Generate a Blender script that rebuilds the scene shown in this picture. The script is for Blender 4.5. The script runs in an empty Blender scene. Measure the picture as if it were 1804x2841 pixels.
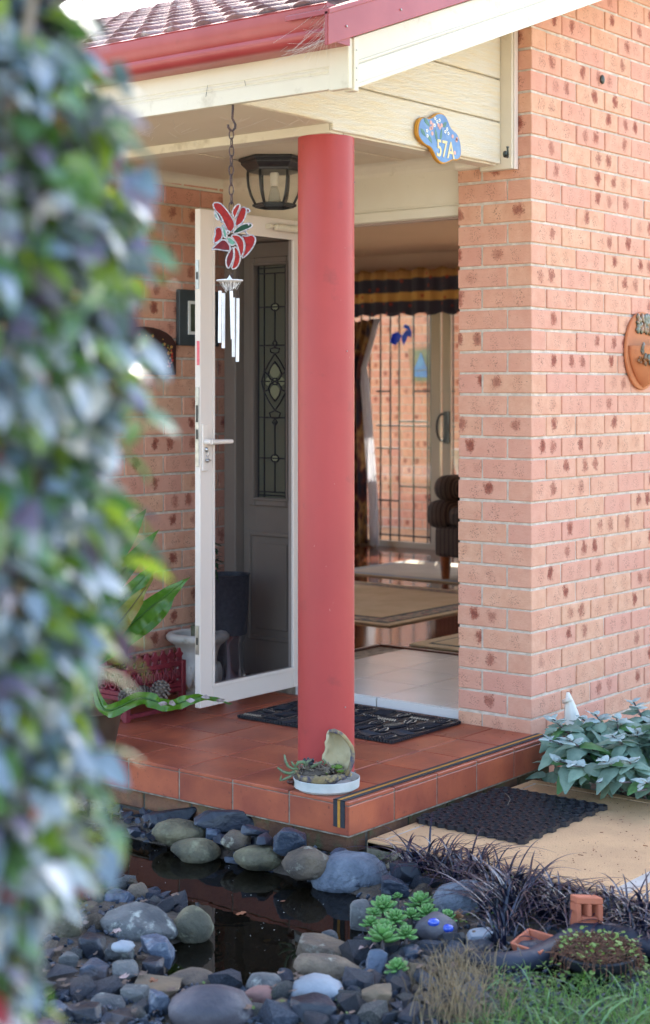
import bpy, bmesh, math, random
from mathutils import Vector, Matrix, noise
from math import radians as rad, sin, cos, pi, tau
random.seed(7)
SC = bpy.context.scene
COL = SC.collection

# ------------------------------------------------------------------ camera
F = Vector((.7826, .6225, 0)); R = Vector((.6225, -.7826, 0)); CAM = Vector((-4.2046, -3.244, 1.366)); FP = 4458.0
cd = bpy.data.cameras.new('camera'); cam = bpy.data.objects.new('camera', cd); COL.objects.link(cam)
cam.location = CAM; cam.rotation_euler = (rad(90), 0, math.atan2(F.y, F.x) - pi/2)
cd.sensor_fit = 'VERTICAL'; cd.sensor_height = 36; cd.sensor_width = 24
cd.lens = 36*FP/2841; cd.shift_y = -(1420.5-1080)/2841; cd.clip_start = .05; cd.clip_end = 600
cd.dof.use_dof = True; cd.dof.focus_distance = 5.7; cd.dof.aperture_fstop = 3.7; cd.dof.aperture_blades = 0
SC.camera = cam

# ------------------------------------------------------------------ sky, sun, exposure
SUN_AZ = 32.0; SUN_EL = 40.0          # azimuth measured from +x (the wall direction) towards +y
w = bpy.data.worlds.new('World'); SC.world = w; w.use_nodes = True
nt = w.node_tree; bg = nt.nodes['Background']
sky = nt.nodes.new('ShaderNodeTexSky'); sky.sky_type = 'NISHITA'; sky.sun_disc = False
sky.sun_elevation = rad(SUN_EL); sky.sun_rotation = rad(90-SUN_AZ); sky.air_density = 1.0; sky.dust_density = 2.5; sky.ozone_density = .8
nt.links.new(sky.outputs[0], bg.inputs[0]); bg.inputs[1].default_value = .15
sl = bpy.data.lights.new('sun', 'SUN'); so = bpy.data.objects.new('sun', sl); COL.objects.link(so)
sl.energy = 4.0; sl.angle = rad(.5); sl.color = (1, .93, .82)
sd = Vector((cos(rad(SUN_EL))*cos(rad(SUN_AZ)), cos(rad(SUN_EL))*sin(rad(SUN_AZ)), sin(rad(SUN_EL))))
so.rotation_euler = sd.to_track_quat('Z', 'Y').to_euler(); so.location = sd*40
vs = SC.view_settings
vs.view_transform = 'Standard'; vs.look = 'None'; vs.gamma = 1; vs.use_curve_mapping = False
vs.exposure = 2.55

# ------------------------------------------------------------------ helpers: points
K = 1.17986
def ray(x, y):
    return F + R*((x*K-902)/FP) + Vector((0, 0, (1080-y*K)/FP))
def on(x, y, ax, v):                 # the point of the place seen at (x, y) on the plane axis = v
    d = ray(x, y); t = (v-CAM[ax])/d[ax]; return CAM + d*t
def onz(x, y, z): return on(x, y, 2, z)
def at(x, y, Z): return CAM + ray(x, y)*Z
def lerp(a, b, t): return a+(b-a)*t

# ------------------------------------------------------------------ helpers: materials
def N(nt, t, **k):
    n = nt.nodes.new(t)
    for a, b in k.items():
        if a[0] == 'i' and a[1:].isdigit(): n.inputs[int(a[1:])].default_value = b
        else: setattr(n, a, b)
    return n
def ramp(nt, fac, stops, interp='LINEAR'):
    r = N(nt, 'ShaderNodeValToRGB'); nt.links.new(fac, r.inputs[0]); r.color_ramp.interpolation = interp
    e = r.color_ramp.elements
    while len(e) < len(stops): e.new(.5)
    for i, (p, c) in enumerate(stops):
        e[i].position = p; e[i].color = (c, c, c, 1) if isinstance(c, (int, float)) else (*c, 1)
    return r.outputs[0]
def mixc(nt, fac, a, b, mode='MIX'):
    m = N(nt, 'ShaderNodeMix', data_type='RGBA', blend_type=mode)
    for s, v in ((0, fac), (6, a), (7, b)):
        if hasattr(v, 'is_linked'): nt.links.new(v, m.inputs[s])
        elif s == 0: m.inputs[0].default_value = v
        else: m.inputs[s].default_value = (*v, 1)
    return m.outputs[2]
def math_(nt, op, a, b=None, c=None):
    m = N(nt, 'ShaderNodeMath', operation=op)
    for i, v in enumerate((a, b, c)):
        if v is None: continue
        if hasattr(v, 'is_linked'): nt.links.new(v, m.inputs[i])
        else: m.inputs[i].default_value = v
    return m.outputs[0]
MATS = {}
def base(name):
    m = bpy.data.materials.new(name); m.use_nodes = True; MATS[name] = m
    return m, m.node_tree, m.node_tree.nodes['Principled BSDF']
def coords(nt, world=False, scale=None, rnd=True):
    if world:
        o = N(nt, 'ShaderNodeNewGeometry').outputs['Position']
    else:
        o = N(nt, 'ShaderNodeTexCoord').outputs['Object']
        if rnd:
            oi = N(nt, 'ShaderNodeObjectInfo')
            va = N(nt, 'ShaderNodeVectorMath', operation='MULTIPLY_ADD')
            nt.links.new(oi.outputs['Random'], va.inputs[0]); va.inputs[1].default_value = (37, 91, 53)
            nt.links.new(o, va.inputs[2]); o = va.outputs[0]
    if scale:
        v = N(nt, 'ShaderNodeVectorMath', operation='MULTIPLY'); v.inputs[1].default_value = scale
        nt.links.new(o, v.inputs[0]); o = v.outputs[0]
    return o
def noi(nt, vec, scale, detail=4, rough=.55):
    n = N(nt, 'ShaderNodeTexNoise'); n.inputs['Scale'].default_value = scale; n.inputs['Detail'].default_value = detail
    n.inputs['Roughness'].default_value = rough
    if vec is not None: nt.links.new(vec, n.inputs['Vector'])
    return n.outputs[0]
def bump(nt, p, h, dist, strength=1.0):
    b = N(nt, 'ShaderNodeBump'); b.inputs['Distance'].default_value = dist; b.inputs['Strength'].default_value = strength
    nt.links.new(h, b.inputs['Height']); nt.links.new(b.outputs[0], p.inputs['Normal'])
def M(name, c1, c2=None, scale=12, rough=.6, bmp=0, bscale=80, metal=0, coat=0, spec=.5, rand=0, dirt=None, dscale=5, dlo=.55, dhi=.7,
      world=False, stretch=None, detail=5, translucent=0, tcol=None, sheen=0):
    m, nt, p = base(name)
    v = coords(nt, world, stretch)
    c2 = c2 or tuple(x*.8 for x in c1)
    f = ramp(nt, noi(nt, v, scale, detail), [(.36, 0), (.64, 1)])
    col = mixc(nt, f, c1, c2)
    if dirt:
        g = ramp(nt, noi(nt, v, dscale, 8, .65), [(dlo, 0), (dhi, 1)])
        col = mixc(nt, g, col, dirt)
    if rand:
        oi = N(nt, 'ShaderNodeObjectInfo'); r = math_(nt, 'MULTIPLY_ADD', oi.outputs['Random'], 2*rand, 1-rand)
        h = N(nt, 'ShaderNodeHueSaturation'); nt.links.new(r, h.inputs['Value']); nt.links.new(col, h.inputs['Color']); col = h.outputs[0]
    nt.links.new(col, p.inputs['Base Color'])
    p.inputs['Roughness'].default_value = rough; p.inputs['Metallic'].default_value = metal
    p.inputs['Coat Weight'].default_value = coat; p.inputs['Specular IOR Level'].default_value = spec
    if bmp: bump(nt, p, noi(nt, v, bscale, 4), bmp)
    if translucent:
        t = N(nt, 'ShaderNodeBsdfTranslucent'); mx = N(nt, 'ShaderNodeMixShader'); mx.inputs[0].default_value = translucent
        if tcol: t.inputs[0].default_value = (*tcol, 1)
        else: nt.links.new(col, t.inputs[0])
        nt.links.new(p.outputs[0], mx.inputs[1]); nt.links.new(t.outputs[0], mx.inputs[2])
        nt.links.new(mx.outputs[0], nt.nodes['Material Output'].inputs[0])
    return m
def fresnel(nt, ior):
    g = N(nt, 'ShaderNodeNewGeometry'); f = N(nt, 'ShaderNodeFresnel')
    nt.links.new(math_(nt, 'MULTIPLY_ADD', g.outputs['Backfacing'], 1/ior-ior, ior), f.inputs[0]); return f
def seethrough(name, tint, opaque, ocol, gloss=1.0, rough=.02, ior=1.45):
    m, nt, p = base(name)
    tr = N(nt, 'ShaderNodeBsdfTransparent'); tr.inputs[0].default_value = (*tint, 1)
    p.inputs['Base Color'].default_value = (*ocol, 1); p.inputs['Roughness'].default_value = .6; p.inputs['Specular IOR Level'].default_value = 0
    mx = N(nt, 'ShaderNodeMixShader'); mx.inputs[0].default_value = opaque
    nt.links.new(tr.outputs[0], mx.inputs[1]); nt.links.new(p.outputs[0], mx.inputs[2])
    gl = N(nt, 'ShaderNodeBsdfGlossy'); gl.inputs['Roughness'].default_value = rough
    fr = fresnel(nt, ior)
    m2 = N(nt, 'ShaderNodeMixShader'); nt.links.new(math_(nt, 'MULTIPLY', fr.outputs[0], gloss), m2.inputs[0])
    nt.links.new(mx.outputs[0], m2.inputs[1]); nt.links.new(gl.outputs[0], m2.inputs[2])
    nt.links.new(m2.outputs[0], nt.nodes['Material Output'].inputs[0])
    return m, nt, gl

def brick_material():
    m, nt, p = base('brick')
    tc = N(nt, 'ShaderNodeTexCoord').outputs['Object']; v = coords(nt)
    oi = N(nt, 'ShaderNodeObjectInfo').outputs['Random']
    n1 = noi(nt, v, 13, 8, .7)
    col = mixc(nt, ramp(nt, n1, [(.3, 0), (.7, 1)]), (.76, .445, .295), (.63, .315, .195))
    # each brick its own shade
    wn = N(nt, 'ShaderNodeTexWhiteNoise', noise_dimensions='1D'); nt.links.new(oi, wn.inputs['W'])
    col = mixc(nt, math_(nt, 'MULTIPLY', wn.outputs[0], .65), col, (.66, .30, .235))
    sp = N(nt, 'ShaderNodeSeparateXYZ'); nt.links.new(tc, sp.inputs[0])
    wob = noi(nt, v, 42, 5, .75)
    for k, (px, mul) in enumerate(((-.047, 1.7), (.043, 2.9))):
        w2 = N(nt, 'ShaderNodeTexWhiteNoise', noise_dimensions='1D'); nt.links.new(math_(nt, 'MULTIPLY_ADD', oi, 13.7*mul, k*3.3), w2.inputs['W'])
        rs = w2.outputs[0]
        dx = math_(nt, 'DIVIDE', math_(nt, 'SUBTRACT', sp.outputs[0], math_(nt, 'MULTIPLY_ADD', rs, .03, px-.015)), .028)
        dz = math_(nt, 'DIVIDE', math_(nt, 'SUBTRACT', sp.outputs[2], math_(nt, 'MULTIPLY_ADD', rs, .016, -.006)), .033)
        d = math_(nt, 'SQRT', math_(nt, 'ADD', math_(nt, 'MULTIPLY', dx, dx), math_(nt, 'MULTIPLY', dz, dz)))
        d = math_(nt, 'MULTIPLY_ADD', math_(nt, 'SUBTRACT', wob, .5), 2.6, d)
        s = ramp(nt, d, [(.5, 1), (1.0, .0)])
        on_ = ramp(nt, rs, [(.55, 0), (.68, .5), (.95, .95)])
        col = mixc(nt, math_(nt, 'MULTIPLY', s, on_), col, (.36, .105, .065))
        s3 = ramp(nt, d, [(.05, 1), (.55, 0)])
        col = mixc(nt, math_(nt, 'MULTIPLY', math_(nt, 'MULTIPLY', s3, on_), .5), col, (.14, .04, .04))
        # speckle halo
        halo = ramp(nt, d, [(.8, 1), (1.8, 0)])
        spk = ramp(nt, noi(nt, v, 190, 2, .5), [(.57, 0), (.63, 1)])
        col = mixc(nt, math_(nt, 'MULTIPLY', math_(nt, 'MULTIPLY', halo, spk), math_(nt, 'MULTIPLY_ADD', on_, .3, .6)), col, (.16, .055, .035))
    dots = ramp(nt, noi(nt, v, 150, 2, .5), [(.70, 0), (.76, .8)])
    col = mixc(nt, dots, col, (.20, .08, .05))
    nt.links.new(col, p.inputs['Base Color']); p.inputs['Roughness'].default_value = .85; p.inputs['Specular IOR Level'].default_value = .25
    hb = math_(nt, 'MULTIPLY_ADD', noi(nt, v, 22, 3), 1.2, noi(nt, v, 130, 4, .7))
    bump(nt, p, hb, .0032, .8)
    return m
brick_material()
CREAM = (.74, .67, .53)
M('mortar', (.70, .62, .52), (.54, .46, .37), 30, .95, .004, 120, world=True)
M('cream_paint', CREAM, (.68, .60, .46), 2.2, .45, .0006, 60, dirt=(.42, .34, .22), dscale=7, dlo=.60, dhi=.80)
M('soffit_paint', (.70, .60, .45), (.66, .56, .41), 3, .6)
M('red_gutter', (.33, .040, .042), (.38, .06, .058), 6, .32, dirt=(.23, .04, .035), dscale=9, dlo=.6, dhi=.8)
M('red_column', (.43, .045, .042), (.38, .040, .038), 3, .48, .0006, 30, dirt=(.27, .035, .035), dscale=11, dlo=.60, dhi=.80)
M('terracotta_tile', (.42, .105, .048), (.26, .058, .034), 4.5, .40, .0010, 40, rand=.16, dirt=(.16, .045, .03), dscale=60, dlo=.60, dhi=.72)
M('grout', (.33, .27, .21), (.16, .12, .09), 25, .95, .002, 150, world=True)
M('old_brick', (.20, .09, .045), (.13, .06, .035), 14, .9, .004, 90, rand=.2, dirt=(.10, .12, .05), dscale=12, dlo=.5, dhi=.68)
M('roof_tile', (.25, .12, .11), (.16, .07, .065), 18, .8, .004, 70, rand=.22, dirt=(.36, .28, .25), dscale=22, dlo=.54, dhi=.7)
M('paving', (.66, .40, .205), (.50, .30, .155), 3, .85, .0035, 170, world=True, dirt=(.26, .15, .08), dscale=75, dlo=.60, dhi=.70)
M('paving_line', (.50, .46, .42), (.42, .38, .34), 20, .9, .002, 150)
M('concrete', (.30, .25, .18), (.16, .15, .09), 14, .95, .008, 60, dirt=(.05, .08, .03), dscale=10, dlo=.45, dhi=.6)
M('soil', (.06, .045, .034), (.11, .085, .065), 22, .95, .02, 50, world=True)
M('lawn', (.16, .17, .07), (.24, .21, .11), 3, .95, .03, 40, world=True)
M('black_rubber', (.010, .011, .017), (.018, .019, .026), 30, .42, .001, 200)
M('tape_black', (.018, .02, .028), (.03, .03, .035), 60, .8, .0008, 400)
M('tape_yellow', (.50, .22, .02), (.40, .17, .02), 60, .6, .0005, 300)
M('white_metal', (.76, .665, .585), (.74, .645, .565), 2, .35, coat=.2)
M('steel', (.45, .45, .45), (.3, .3, .3), 30, .3, metal=1)
M('dark_metal', (.018, .018, .02), (.03, .03, .03), 40, .35, .0005, 80)
M('rusty_iron', (.05, .035, .04), (.11, .06, .05), 60, .75, .002, 200)

# ------------------------------------------------------------------ helpers: meshes
class MB:
    def __init__(s): s.b = bmesh.new()
    def verts(s, pts): return [s.b.verts.new(p) for p in pts]
    def face(s, vs):
        try: return s.b.faces.new(vs)
        except ValueError: return None
    def box(s, x0, x1, y0, y1, z0, z1, mat=None, jit=0):
        pts = [(x, y, z) for z in (z0, z1) for y in (y0, y1) for x in (x0, x1)]
        if jit: pts = [tuple(c+random.uniform(-jit, jit) for c in p) for p in pts]
        if mat: pts = [mat @ Vector(p) for p in pts]
        v = s.verts(pts)
        for f in ((0, 2, 3, 1), (4, 5, 7, 6), (0, 1, 5, 4), (2, 6, 7, 3), (0, 4, 6, 2), (1, 3, 7, 5)): s.face([v[i] for i in f])
        return s
    def tube(s, pts, r, n=8, cap=True, up=None):
        pts = [Vector(p) for p in pts]; rs = r if isinstance(r, (list, tuple)) else [r]*len(pts)
        rings = []; prev = None
        for i, p in enumerate(pts):
            t = (pts[min(i+1, len(pts)-1)]-pts[max(i-1, 0)])
            if t.length < 1e-9: t = Vector((0, 0, 1))
            t.normalize()
            a = prev if prev else (Vector((0, 0, 1)) if abs(t.z) < .9 else Vector((1, 0, 0)))
            b1 = (a - t*a.dot(t))
            if b1.length < 1e-6: b1 = t.orthogonal()
            b1.normalize(); prev = b1; b2 = t.cross(b1)
            rings.append(s.verts([p + (b1*cos(tau*k/n)+b2*sin(tau*k/n))*rs[i] for k in range(n)]))
        for a, b in zip(rings, rings[1:]):
            for k in range(n): s.face([a[k], a[(k+1) % n], b[(k+1) % n], b[k]])
        if cap: s.face(rings[0][::-1]); s.face(rings[-1])
        return s
    def loop(s, pts, r, n=6):          # closed tube
        pts = [Vector(p) for p in pts]; L = len(pts); rings = []; nrm = None
        c = sum(pts, Vector())/L; nrm = (pts[0]-c).cross(pts[L//4]-c).normalized()
        for i, p in enumerate(pts):
            t = (pts[(i+1) % L]-pts[i-1]).normalized(); b2 = t.cross(nrm).normalized()
            rings.append(s.verts([p+(nrm*cos(tau*k/n)+b2*sin(tau*k/n))*r for k in range(n)]))
        for i in range(L):
            a, b = rings[i], rings[(i+1) % L]
            for k in range(n): s.face([a[k], a[(k+1) % n], b[(k+1) % n], b[k]])
        return s
    def lathe(s, prof, c=(0, 0, 0), n=32, wob=0, cap=True, ry=1.0):
        c = Vector(c); rings = []
        for r, z in prof:
            rings.append(s.verts([c+Vector((cos(tau*k/n)*r*(1+wob*noise.noise(Vector((cos(tau*k/n)*2, sin(tau*k/n)*2, z*15+c.x)))), sin(tau*k/n)*r*ry, z)) for k in range(n)]))
        for a, b in zip(rings, rings[1:]):
            for k in range(n): s.face([a[k], a[(k+1) % n], b[(k+1) % n], b[k]])
        if cap:
            if prof[0][0] > 1e-4: s.face(rings[0][::-1])
            if prof[-1][0] > 1e-4: s.face(rings[-1])
        return s
    def prism(s, poly, o, ax, ay, az):  # polygon in plane (o; ax, ay) extruded by vector az
        o, ax, ay, az = map(Vector, (o, ax, ay, az))
        a = s.verts([o+ax*x+ay*y for x, y in poly]); b = s.verts([v.co+az for v in a]); n = len(poly)
        s.face(a[::-1]); s.face(b)
        for k in range(n): s.face([a[k], a[(k+1) % n], b[(k+1) % n], b[k]])
        return s
    def ell(s, c, rx, ry, rz, sub=2, rot=None):
        ret = bmesh.ops.create_icosphere(s.b, subdivisions=sub, radius=1)
        c = Vector(c)
        for v in ret['verts']:
            q = Vector((v.co.x*rx, v.co.y*ry, v.co.z*rz)); v.co = (rot @ q if rot else q)+c
        return s
    def ribbon(s, pts, ws, side, fold=0, up=Vector((0, 0, 1)), thick=0):
        rows = []
        for i, p in enumerate(pts):
            p = Vector(p); sv = side[i] if isinstance(side, list) else side; w = ws[i]
            rows.append(s.verts([p-sv*w+up*fold*w, p, p+sv*w+up*fold*w]))
        for a, b in zip(rows, rows[1:]):
            for k in range(2): s.face([a[k], a[k+1], b[k+1], b[k]])
        return s
    def build(s, name, mat, parent=None, loc=None, rot=None, bevel=0, smooth=False, solid=0, kind=None, seg=1, sub=0, angle=None):
        bmesh.ops.remove_doubles(s.b, verts=s.b.verts, dist=1e-6) if not solid and smooth else None
        bmesh.ops.recalc_face_normals(s.b, faces=s.b.faces)
        off = Vector(loc) if loc is not None else (parent.matrix_basis.translation.copy() if parent and parent.get('_w', 1) else Vector())
        if parent is not None and parent.parent is not None and loc is None: off = off + parent.parent.location
        if loc is not None and parent is not None: raise ValueError
        if rot is None:
            for v in s.b.verts: v.co -= off
        me = bpy.data.meshes.new(name); s.b.to_mesh(me); s.b.free()
        me.materials.append(MATS[mat] if isinstance(mat, str) else mat)
        if smooth:
            me.polygons.foreach_set('use_smooth', [True]*len(me.polygons))
            if angle: me.set_sharp_from_angle(angle=rad(angle))
        o = bpy.data.objects.new(name, me); COL.objects.link(o)
        if parent: o.parent = parent
        elif loc is not None: o.location = loc
        if bevel:
            md = o.modifiers.new('bevel', 'BEVEL'); md.width = bevel; md.segments = seg; md.limit_method = 'ANGLE'; md.angle_limit = rad(40)
        if solid:
            md = o.modifiers.new('solid', 'SOLIDIFY'); md.thickness = solid; md.offset = 0
        if sub:
            md = o.modifiers.new('sub', 'SUBSURF'); md.levels = sub; md.render_levels = sub
        if kind: o['kind'] = kind
        return o
def tag(o, label=None, cat=None, group=None, kind=None):
    if label: o['label'] = label
    if cat: o['category'] = cat
    if group: o['group'] = group
    if kind: o['kind'] = kind
    return o
def thing(name, loc, label=None, cat=None, group=None, kind=None):
    o = bpy.data.objects.new(name, None); COL.objects.link(o); o.location = loc; o.empty_display_size = .05
    return tag(o, label, cat, group, kind)
def inst(name, me, parent, loc, rot=(0, 0, 0), scale=(1, 1, 1), label=None):   # a piece sharing mesh data; loc in world
    o = bpy.data.objects.new(name, me); COL.objects.link(o)
    if parent:
        o.parent = parent; l = Vector(loc)-parent.location
        if parent.parent: l -= parent.parent.location
        o.location = l
    else: o.location = loc
    o.rotation_euler = rot; o.scale = scale
    if label: o['label'] = label
    return o
def mesh_of(mb, name, mat, smooth=False, bevel=0, angle=None):
    if bevel: bmesh.ops.bevel(mb.b, geom=mb.b.edges[:], offset=bevel, segments=1, affect='EDGES', profile=.5)
    bmesh.ops.recalc_face_normals(mb.b, faces=mb.b.faces)
    me = bpy.data.meshes.new(name); mb.b.to_mesh(me); mb.b.free(); me.materials.append(MATS[mat] if isinstance(mat, str) else mat)
    if smooth:
        me.polygons.foreach_set('use_smooth', [True]*len(me.polygons))
        if angle: me.set_sharp_from_angle(angle=rad(angle))
    return me
def text_mesh(txt, size, mat, extrude=.001):
    cu = bpy.data.curves.new('lettering', 'FONT'); cu.body = txt; cu.size = size; cu.extrude = extrude; cu.align_x = 'CENTER'; cu.offset = size*.012
    o = bpy.data.objects.new('lettering', cu); COL.objects.link(o)
    dg = bpy.context.evaluated_depsgraph_get(); me = bpy.data.meshes.new_from_object(o.evaluated_get(dg))
    bpy.data.objects.remove(o); bpy.data.curves.remove(cu); me.materials.clear(); me.materials.append(MATS[mat]); return me
# ================================================================== ground
PZ = -.134; WZ = -.235
POND = [(1.0, 3.2), (-.02, 3.0), (-.10, 1.9), (-.13, .9), (-.12, .3), (-.12, .02), (-.16, -.20), (-.36, -.38), (-.66, -.53), (-.86, -.57), (-1.06, -.44), (-1.12, -.22), (-.86, .03), (-.74, -.02), (-.61, .12), (-.63, .40), (-.62, .8), (-.7, 1.6), (-.9, 3.2)]
def pin(x, y, P):
    c = False; n = len(P)
    for i in range(n):
        x1, y1 = P[i]; x2, y2 = P[i-1]
        if (y1 > y) != (y2 > y) and x < (x2-x1)*(y-y1)/(y2-y1)+x1: c = not c
    return c
def pdist(x, y, P):
    d = 9
    for i in range(len(P)):
        a = Vector(P[i]); b = Vector(P[i-1]); p = Vector((x, y)); ab = b-a
        t = max(0, min(1, (p-a).dot(ab)/max(ab.dot(ab), 1e-9))); d = min(d, (p-a-ab*t).length)
    return d
def gz(x, y):
    n = noise.noise(Vector((x*2.1, y*2.1, 3)))*.02+noise.noise(Vector((x*9, y*9, 8)))*.008
    d = pdist(x, y, POND)
    if pin(x, y, POND): return -.20-min(.32, d*1.6)+n
    z = -.205+min(.035, d*.12)+n
    if x > .02 and y < .1: z = min(z, -.185+n)
    if x > -.14 and y > -.02: z = -.185+n
    if x > -.01 and y > -.02: z = -.24
    return z
m = MB(); NX, NY = 110, 110; X0, X1, Y0, Y1 = -4.8, 3.2, -4.2, 3.6
xs = [X0+(X1-X0)*i/NX for i in range(NX+1)]; ys = [Y0+(Y1-Y0)*j/NY for j in range(NY+1)]
G = [[m.b.verts.new((x, y, gz(x, y))) for x in xs] for y in ys]
for j in range(NY):
    for i in range(NX): m.b.faces.new((G[j][i], G[j][i+1], G[j+1][i+1], G[j+1][i]))
m.build('garden_ground', 'soil', smooth=True, kind='structure')
m = MB(); v = m.verts([(-250, -250, -.26), (250, -250, -.26), (250, 250, -.26), (-250, 250, -.26)])
# ring round the garden plot so the lawn never covers the pond
iv = m.verts([(X0, Y0, -.215), (X1, Y0, -.215), (X1, Y1, -.215), (X0, Y1, -.215)])
for k in range(4): m.face([v[k], v[(k+1) % 4], iv[(k+1) % 4], iv[k]])
m.build('lawn', 'lawn', kind='structure')
M('bounce_ground', (.46, .42, .36), (.40, .36, .31), 2, .9, .003, 90, world=True)  # unseen pale ground, added to bounce sunlight onto porch and walls
m = MB(); m.box(-16, -5.4, -14, 16, -.30, -.19); m.box(-5.3995, 9, -14, -4.3, -.30, -.1905); m.build('bounce_ground', 'bounce_ground', kind='structure')

mm, nt, p = base('pond_water')
p.inputs['Base Color'].default_value = (.006, .005, .003, 1); p.inputs['Roughness'].default_value = .25; p.inputs['Specular IOR Level'].default_value = 0
tr = N(nt, 'ShaderNodeBsdfTransparent'); tr.inputs[0].default_value = (.42, .34, .20, 1)
mx = N(nt, 'ShaderNodeMixShader'); mx.inputs[0].default_value = .7
nt.links.new(tr.outputs[0], mx.inputs[1]); nt.links.new(p.outputs[0], mx.inputs[2])
gl = N(nt, 'ShaderNodeBsdfGlossy'); gl.inputs['Roughness'].default_value = .01; gl.inputs[0].default_value = (.6, .6, .62, 1)
fr = fresnel(nt, 1.33)
b_ = N(nt, 'ShaderNodeBump'); b_.inputs['Distance'].default_value = .0004; nt.links.new(noi(nt, coords(nt, True), 9, 2), b_.inputs['Height'])
nt.links.new(b_.outputs[0], gl.inputs['Normal']); nt.links.new(b_.outputs[0], fr.inputs['Normal'])
m2 = N(nt, 'ShaderNodeMixShader'); nt.links.new(fr.outputs[0], m2.inputs[0]); nt.links.new(mx.outputs[0], m2.inputs[1]); nt.links.new(gl.outputs[0], m2.inputs[2])
nt.links.new(m2.outputs[0], nt.nodes['Material Output'].inputs[0])
m = MB(); v = m.verts([(-1.25, -.68, WZ), (.03, -.68, WZ), (.03, 3.1, WZ), (-1.25, 3.1, WZ)]); m.face(v)
m.build('pond_water', 'pond_water', kind='structure')

# ------------------------------------------------------------------ garden path slabs
path = thing('path', (.07, -.02, PZ), kind='structure')
m = MB(); m.prism([(.07, -.022), (1.13, -.022), (1.13, -4.0), (.07, -4.0)], (0, 0, PZ-.10), (1, 0, 0), (0, 1, 0), (0, 0, .092)); 
m.build('slab_edge', 'concrete', path)
def slab(x0, x1, y0, y1, name='paving_slab'):
    q = MB(); q.box(x0, x1, y0, y1, PZ-.03, PZ); return q.build(name, 'paving', path, bevel=.004)
XL = .07; W = .045; J = .006
ybr = [-.022, -.97, -1.92, -2.87, -3.82]
for a, b in zip(ybr, ybr[1:]):
    slab(XL+W+J, 1.13-W-J, b+W+J, a-W)
    slab(XL, XL+W, b+J*.5, a, 'border_strip'); slab(1.13-W, 1.13, b+J*.5, a, 'border_strip')
    slab(XL+W+J, 1.13-W-J, a-W+J, a, 'border_strip')
m = MB(); m.box(XL+.003, 1.127, -4, -.025, PZ-.028, PZ-.0025); m.build('path_joints', 'paving_line', path)

# ------------------------------------------------------------------ porch (floor tiles, risers, plinth)
PT = .258; TG = .007; PY1 = 1.765; PX1 = 1.338
porch = thing('porch', (0, 0, -.24), kind='structure')
m = MB(); m.box(.0035, PX1, .0035, PY1+.0, -.118, -.0035); m.build('grout_bed', 'grout', porch)
cache = {}
def tile_mesh(w, d, h, mat='terracotta_tile', bev=.002):
    k = (round(w, 3), round(d, 3), round(h, 3), mat)
    if k not in cache:
        q = MB(); q.box(-w/2, w/2, -d/2, d/2, -h/2, h/2); cache[k] = mesh_of(q, 'tile', mat, bevel=bev)
    return cache[k]
def jr(s): return (random.uniform(-s, s), random.uniform(-s, s), random.uniform(-s, s)*.6)
x = 0
while x < PX1-.02:
    x1 = min(x+PT, PX1); y = 0
    while y < PY1-.02:
        y1 = min(y+PT, PY1); wx, wy = x1-x-TG, y1-y-TG
        # the tiles end at the brick pier
        if not (x > 1.28 and y1 < .45):
            ex = (x1 if not (x1 > 1.288 and y < .43) else 1.288)
            inst('tile', tile_mesh(ex-x-(TG if x > 0 else TG/2), y1-y-(TG if y > 0 else TG/2), .012), porch, ((x+ex)/2+(TG/4 if x == 0 else 0)*-1, (y+y1)/2-(TG/4 if y == 0 else 0), -.006+random.uniform(-.0007, .0007)), jr(.0025))
        y = y1
    x = x1
x = 0
while x < 1.5:
    x1 = min(x+PT, 1.5); inst('riser_tile', tile_mesh(x1-x-TG, .012, .097), porch, ((x+x1)/2, .006, -.0638), jr(.002)); x = x1
y = 0
while y < 1.75:
    y1 = min(y+PT, PY1); inst('riser_tile', tile_mesh(.012, y1-y-TG, .097), porch, (.006, (y+y1)/2, -.0638), jr(.002)); y = y1
# brick plinth under the risers
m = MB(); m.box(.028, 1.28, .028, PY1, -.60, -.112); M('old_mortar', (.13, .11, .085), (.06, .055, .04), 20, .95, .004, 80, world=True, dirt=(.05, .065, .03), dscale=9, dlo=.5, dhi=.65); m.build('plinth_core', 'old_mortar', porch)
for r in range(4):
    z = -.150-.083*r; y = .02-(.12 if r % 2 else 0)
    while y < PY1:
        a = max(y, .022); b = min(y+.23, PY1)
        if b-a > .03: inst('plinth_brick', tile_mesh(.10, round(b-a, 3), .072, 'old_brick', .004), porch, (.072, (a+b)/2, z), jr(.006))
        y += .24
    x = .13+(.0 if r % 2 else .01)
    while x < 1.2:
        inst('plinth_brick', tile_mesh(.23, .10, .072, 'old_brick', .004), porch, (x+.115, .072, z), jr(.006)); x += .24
# anti-slip strip along the edge and down the corner
strip = thing('anti_slip_strip', (0, .04, .002)); strip.parent = porch; strip.location = Vector((0, .04, .002))-porch.location
def strip_bit(name, mat, y0, y1, dz):
    q = MB(); q.box(-.0022-dz, 1.30, y0, y1, .0008, .0028+dz); q.box(-.0022-dz, .0, y0, y1, -.088, .0027+dz)
    o = q.build(name, mat, porch); return o
strip_bit('anti_slip_strip', 'tape_black', .016, .064, 0); strip_bit('yellow_line', 'tape_yellow', .034, .045, .0012)
bpy.data.objects.remove(strip)

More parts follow.
